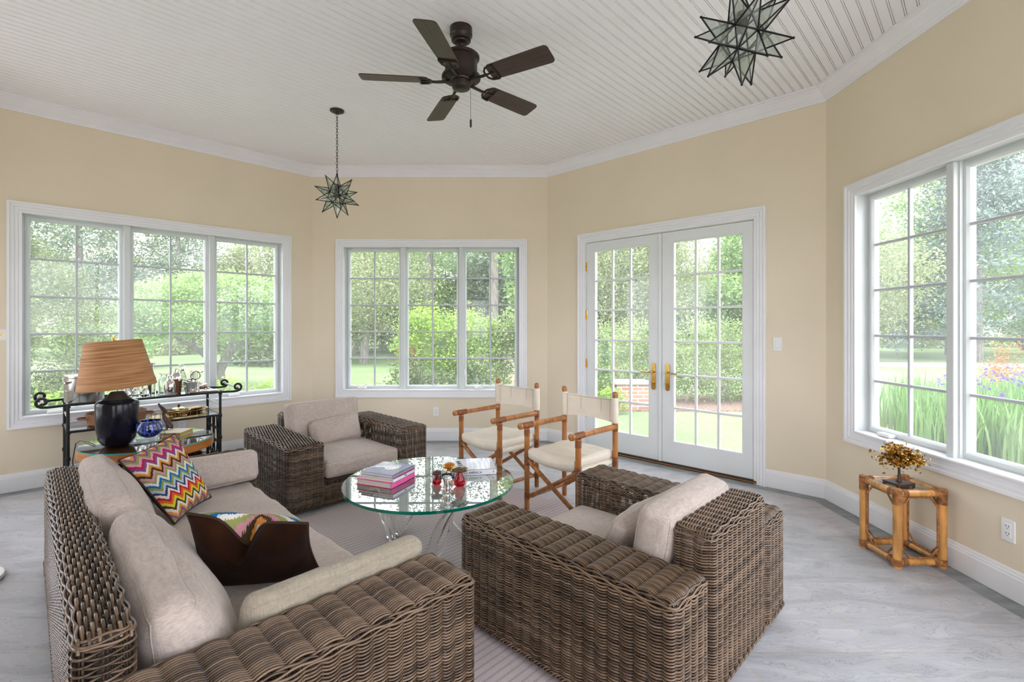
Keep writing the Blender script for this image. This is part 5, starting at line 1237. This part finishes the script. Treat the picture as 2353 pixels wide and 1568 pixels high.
# --- seen through the back window
broad(-6.2, 21, 6.6, 3.1, 'lf_olive', 'loose grey green tree with thick trunk on the lawn behind the back window', 61, n=340, size=.15, zc=.58, nm='lawn_tree', grp=None)
plant('dogwood_bush', (-1.35, 9.3, GZ), [(np.concatenate([ell((-1.45, 9.3, .95), (.62, .6, .85), 120, 63, .5), ell((-.75, 9.5, 1.0), (.55, .55, .70), 90, 64, .5)]), 90, .032, (.12, .12, .10), 65, 'lf_lime', dict(flat=.5))], 'bright lime green bush in the middle sash of the back window', 'bush',
      trunk=[([(-1.2, 9.3, GZ), (-1.0, 9.3, .4), (-.7, 9.4, .8)], [.03, .025, .02]), ([(-.6, 9.3, GZ), (-.9, 9.3, .4), (-1.3, 9.3, .9)], [.03, .02, .015])])
plant('evergreen_shrub', (-1.75, 8.3, GZ), [(np.concatenate([ell((-1.62, 8.3, .2), (.42, .5, .62), 90, 66, .5), ell((-.85, 8.2, .05), (.55, .5, .50), 90, 67, .5), ell((-1.35, 8.1, -.1), (.5, .4, .35), 50, 68, .5)]), 70, .028, (.10, .10, .08), 69, 'lf_yew', dict(flat=.7))], 'grey green evergreen shrub below the lime green bush', 'bush')
plant('dead_branch', (-1.72, 8.85, GZ), [(ell((-1.75, 8.9, .72), (.16, .2, .26), 26, 70, .3), 22, .04, (.07, .07, .07), 71, 'lf_rust', dict())], 'patch of rust brown dead foliage at the left of the lime bush', 'foliage')
plant('garden_shrub', (-.2, 9.8, GZ), [(np.concatenate([ell((-.36, 9.8, .5), (.45, .6, .95), 120, 72, .5), ell((.30, 9.6, 1.22), (.40, .45, .34), 70, 73, .5)]), 80, .034, (.13, .13, .11), 74, 'lf_rose', dict())], 'yellow green shrub in the right sash of the back window', 'bush')
plant('low_green_edging', (-1.4, 6.75, GZ), [(np.concatenate([ell((-2.6 + .35 * k, 6.75, .20), (.28, .22, .33), 22, 75 + k, .4) for k in range(9)] + [ell((-6.6 + .33 * k, 5.1 + .33 * k, .22), (.26, .24, .36), 22, 175 + k, .4) for k in range(11)]), 22, .035, (.07, .07, .05), 76, 'lf_lime', dict())], 'low lime green edging plants just under the windows outside', 'plants')
plant('maple', (1.35, 12.0, GZ), [(np.concatenate([ell((.75, 12.0, 3.6), (.75, .8, 1.3), 110, 81, .5), ell((.75, 12, 2.3), (.6, .6, .8), 70, 82, .5), ell((1.3, 12.3, 4.6), (1.0, 1, 1.4), 90, 83, .5)]), 60, .055, (.17, .17, .13), 84, 'lf_mid', dict())], 'fresh green maple at the right edge of the back window', 'tree', trunk=[([(1.6, 12.2, GZ), (1.5, 12.2, 2.), (1.3, 12.2, 4.5)], [.1, .08, .04])])
for k, (x, y, h, r_) in enumerate(((-3.9, 24, 17, .19), (-2.2, 23.5, 18, .24), (-.55, 22, 17, .26))):
    lab = ('slim bare pine trunk left of the middle in the back window', 'pale straight pine trunk behind the middle sash', 'thick pale pine trunk behind the right sash')[k]
    plant('pine', (x, y, GZ), [(cone((x, y, 4.3), 2.4, 12, 95, 90 + k, .5), 70, .10, (.45, .45, .18), 95 + k, 'lf_pine', dict(flat=.4, droop=.5, aspect=.35))], lab, 'tree', 'pines behind the back window', trunk=[([(x, y, GZ), (x + .05, y, 5), (x, y, h * .9)], [r_, r_ * .8, .06])])
broad(-3.6, 29, 6.6, 3.6, 'lf_mid', 'green tree far behind the middle sash of the back window', 101)
broad(-8.8, 28, 7.0, 4, 'lf_mid', 'green tree far behind the left sash of the back window', 103)
broad(.6, 28, 6.4, 3.6, 'lf_olive', 'olive tree far behind the right sash of the back window', 105)
broad(-5.6, 33, 7.2, 5, 'lf_olive', 'hazy olive tree at the back of the garden', 106)
lt = empty('lattice_fence', (.45, 13.6, GZ)); tag(lt, 'weathered tan lattice fence at the lower right of the back window', 'fence')
m = MB(); m.box(-.9, 1.6, -.03, .03, .86, .95); m.box(-.9, 1.6, -.03, .03, .0, .30)
for k in range(28): x = -.9 + k * .092; m.box(x, x + .04, -.012, 0, .30, .86)
for k in range(7): z = .32 + k * .085; m.box(-.9, 1.6, 0, .012, z, z + .035)
m.build('lattice_panel', 'lattice', lt)
for x in (-.93, 1.56): MB().box(x, x + .09, -.045, .045, 0, 1.02).build('post', 'lattice', lt)
# --- seen through the french doors
plant('rose_hedge', (4.2, 10.4, GZ), [(np.concatenate([ell((2.15 + .62 * k, 10.35 + .12 * (k % 3), .62 + .05 * (k % 2)), (.55, .55, .92), 62, 110 + k, .55) for k in range(8)]), 80, .028, (.13, .13, .11), 111, 'lf_rose', dict(flat=.6))], 'long loose rose hedge across the view through the french doors', 'hedge',
      trunk=[([(2.4 + .33 * k, 9.95, GZ), (2.4 + .33 * k + .15 * (-1) ** k, 9.85, .15), (2.4 + .33 * k + .4 * (-1) ** (k // 2), 9.75, .48)], [.014, .011, .007]) for k in range(12)])
rs = plant('rose_bloom', (5.02, 9.72, .72), [(np.array([[5.02, 9.72, .72]]), 14, .03, (.02, .02, .02), 112, 'lf_rust', dict())], 'single reddish bloom near the top right of the rose hedge', 'flower')
struct(ground('mulch_bed', [(1.0, 9.25), (6.6, 9.25), (6.9, 11.3), (1.0, 11.3)], GZ + .02, 'mulch'))
bp = empty('brick_pier', (2.62, 9.62, GZ)); tag(bp, 'low red brick pier with stone coping behind the left french door', 'pier')
MB().box(-.42, .22, -.2, .25, 0, .50).build('brickwork', 'brick', bp); MB().bbox(-.46, .26, -.24, .29, .50, .56, .01).build('coping', 'stonecap', bp)
bg = empty('garden_wall', (2.35, 11.4, GZ)); tag(bg, 'ochre brick garden wall behind the low brick pier', 'garden wall')
MB().box(-.75, .35, 0, .22, 0, .95).build('brickwork', 'brickgold', bg)
MB().box(.05, .35, -.04, .26, .95, 1.28).build('wall_post', 'brickgold', bg)
plant('topiary_cone', (1.98, 9.5, GZ), [(cone((1.98, 9.5, GZ + .1), .24, 1.35, 80, 120), 26, .03, (.05, .05, .05), 121, 'lf_mid', dict())], 'narrow cone shaped evergreen at the left edge of the left french door', 'bush')
plant('lime_shrub', (2.0, 9.0, GZ), [(ell((2.02, 9.0, -.02), (.26, .2, .25), 30, 122, .4), 24, .04, (.06, .06, .05), 123, 'lf_lime', dict())], 'small lime green shrub at the foot of the narrow evergreen', 'bush')
conifer(5.2, 27, 10, 4, 'lf_blue', 'hazy dark conifer behind the left french door', 131, 260)
conifer(8.3, 27.5, 8.5, 3.6, 'lf_pine', 'hazy conifer behind the meeting stiles of the french doors', 133, 240)
broad(10.6, 26, 4.4, 3.6, 'lf_mid', 'rounded green tree behind the middle of the right french door', 135)
broad(6.6, 22, 7.4, 2.7, 'lf_olive', 'pale leafy tree behind the top of the left french door', 137, size=.17)
broad(14.9, 27, 8.2, 3.0, 'lf_mid', 'tall leafy tree behind the right edge of the right french door', 139, 220)
broad(17.5, 30, 9, 4.5, 'lf_mid', 'leafy tree hidden behind the wall right of the doors', 141)
broad(2.3, 26, 8.5, 3.6, 'lf_pine', 'dark tree behind the left edge of the left french door', 143)
# --- seen through the right window
struct(ground('iris_bed', [(3.4, 2.2), (10.5, 2.2), (10.5, 9.5), (5.2, 9.5), (3.4, 5.4)], GZ + .02, 'mulch'))
struct(ground('lane', [(12, 20), (44, 16), (44, 18.2), (12, 22.4)], GZ + .015, 'road'))
def iris_mesh(seed):
    g = np.random.default_rng(seed); V = []; Q = []; T = []
    for k in range(95):
        bx, by = g.normal(0, .20, 2); a = g.uniform(0, 6.283); ln = g.uniform(.55, .9); lean = g.uniform(.05, .38); w = g.uniform(.010, .017); d = np.array([math.cos(a), math.sin(a), 0]); s = np.array([-d[1], d[0], 0]); t0 = g.random()
        for j in range(5):
            t = j / 4; p = np.array([bx, by, 0]) + d * lean * ln * t ** 2 + np.array([0, 0, ln * (t - .18 * lean * t ** 3)]); ww = w * (1 - t ** 3) + .001
            V += [p - s * ww, p + s * ww]; T += [t0, t0]
            if j: o = len(V) - 4; Q.append((o, o + 1, o + 3, o + 2))
    return np_mesh('leaves', V, Q, 'lf_iris', T, smooth=False)
IM = [iris_mesh(150 + k) for k in range(4)]
fl_V = leaves(np.array([[0, 0, .86], [.14, .05, .78], [-.12, .1, .90]]), 16, .021, (.022, .022, .03), 160); FM = np_mesh('flower', *fl_V[:2], 'lf_purple', fl_V[2], smooth=False)
gi = np.random.default_rng(5); k = 0
for x in np.arange(4.6, 9.6, .52):
    for y in np.arange(3.5, 8.6, .52):
        if y > x * 1.12 + .3 or y < x * .62 or x < 4.9: continue
        px, py = x + gi.uniform(-.15, .15), y + gi.uniform(-.15, .15)
        if math.hypot(px - 2.6, py - 2.5) < 4.5: continue
        o = empty('iris_clump', (px, py, GZ + .02), gi.uniform(0, 6.28)); fl = gi.random() < .38
        tag(o, 'clump of sword shaped iris leaves %s in the bed outside the right window' % ('with purple flowers' if fl else 'without flowers'), 'iris', 'flowering irises' if fl else 'leafy irises')
        ob = link('leaves', IM[k % 4], o); ob['kind'] = 'stuff'
        if fl: link('flower', FM, o)
        k += 1
broad(20, 26, 9.5, 4.5, 'lf_mid', 'spreading green tree behind the upper left panes of the right window', 171, 150)
broad(25.5, 27.5, 7, 5, 'lf_lime', 'yellow green tree behind the middle of the right window', 173, 220)
conifer(22.5, 22.8, 12, 4.4, 'lf_blue', 'blue green pine behind the right sash of the right window', 175, 330, size=.28, bare=.06)
broad(31, 27, 8, 5, 'lf_mid', 'leafy tree across the lane behind the right window', 177, 220)
broad(36, 33, 13, 6, 'lf_pine', 'dark tree at the end of the lane behind the right window', 181, 220)
broad(15.4, 20.5, 6.0, 2.2, 'lf_olive', 'small tree at the left edge of the right window', 185, 200, size=.16)
plant('rust_shrub', (10.6, 9.6, GZ), [(ell((10.4, 9.6, .35), (.6, .6, .7), 40, 187, .4), 60, .032, (.1, .1, .1), 188, 'lf_rust', dict())], 'small rust tinted shrub behind the irises at the right edge', 'bush')

# ------------------------------------------------------------------ daylight
w = bpy.data.worlds.new('overcast_sky'); scene.world = w; w.use_nodes = True; nt = w.node_tree; nt.nodes.clear()
out = nt.nodes.new('ShaderNodeOutputWorld'); bgd = nt.nodes.new('ShaderNodeBackground'); nt.links.new(bgd.outputs[0], out.inputs[0])
tc = N(nt, 'TexCoord'); sp = N(nt, 'SeparateXYZ'); L(nt, tc.outputs['Generated'], sp.inputs[0])
# overcast dome, brighter on the side of the veiled sun (behind the house)
mr = N(nt, 'MapRange'); mr.inputs[1].default_value = -1; mr.inputs[2].default_value = 1; mr.inputs[3].default_value = SKY_BACK; mr.inputs[4].default_value = SKY_FRONT
L(nt, sp.outputs[1], mr.inputs[0]); L(nt, mr.outputs[0], bgd.inputs[1]); bgd.inputs[0].default_value = (.93, .95, 1.05, 1)
sun = bpy.data.lights.new('veiled_sun', 'SUN'); sun.energy = SUN_E; sun.angle = R(25); sun.color = (1, .98, .95)
so = link('veiled_sun', sun, None, (0, -5, 20)); so.rotation_euler = Vector((.25, .42, -.90)).to_track_quat('-Z', 'Y').to_euler()
vs = scene.view_settings; vs.view_transform = 'Standard'; vs.look = 'None'; vs.gamma = 1; vs.use_curve_mapping = False; vs.exposure = EXPO
cy = scene.cycles; cy.max_bounces = 8; cy.diffuse_bounces = 5; cy.glossy_bounces = 3; cy.transmission_bounces = 4; cy.transparent_max_bounces = 20
cy.sample_clamp_indirect = 6; cy.caustics_reflective = False; cy.caustics_refractive = False; cy.use_denoising = True
cy.use_adaptive_sampling = True; cy.adaptive_threshold = .02
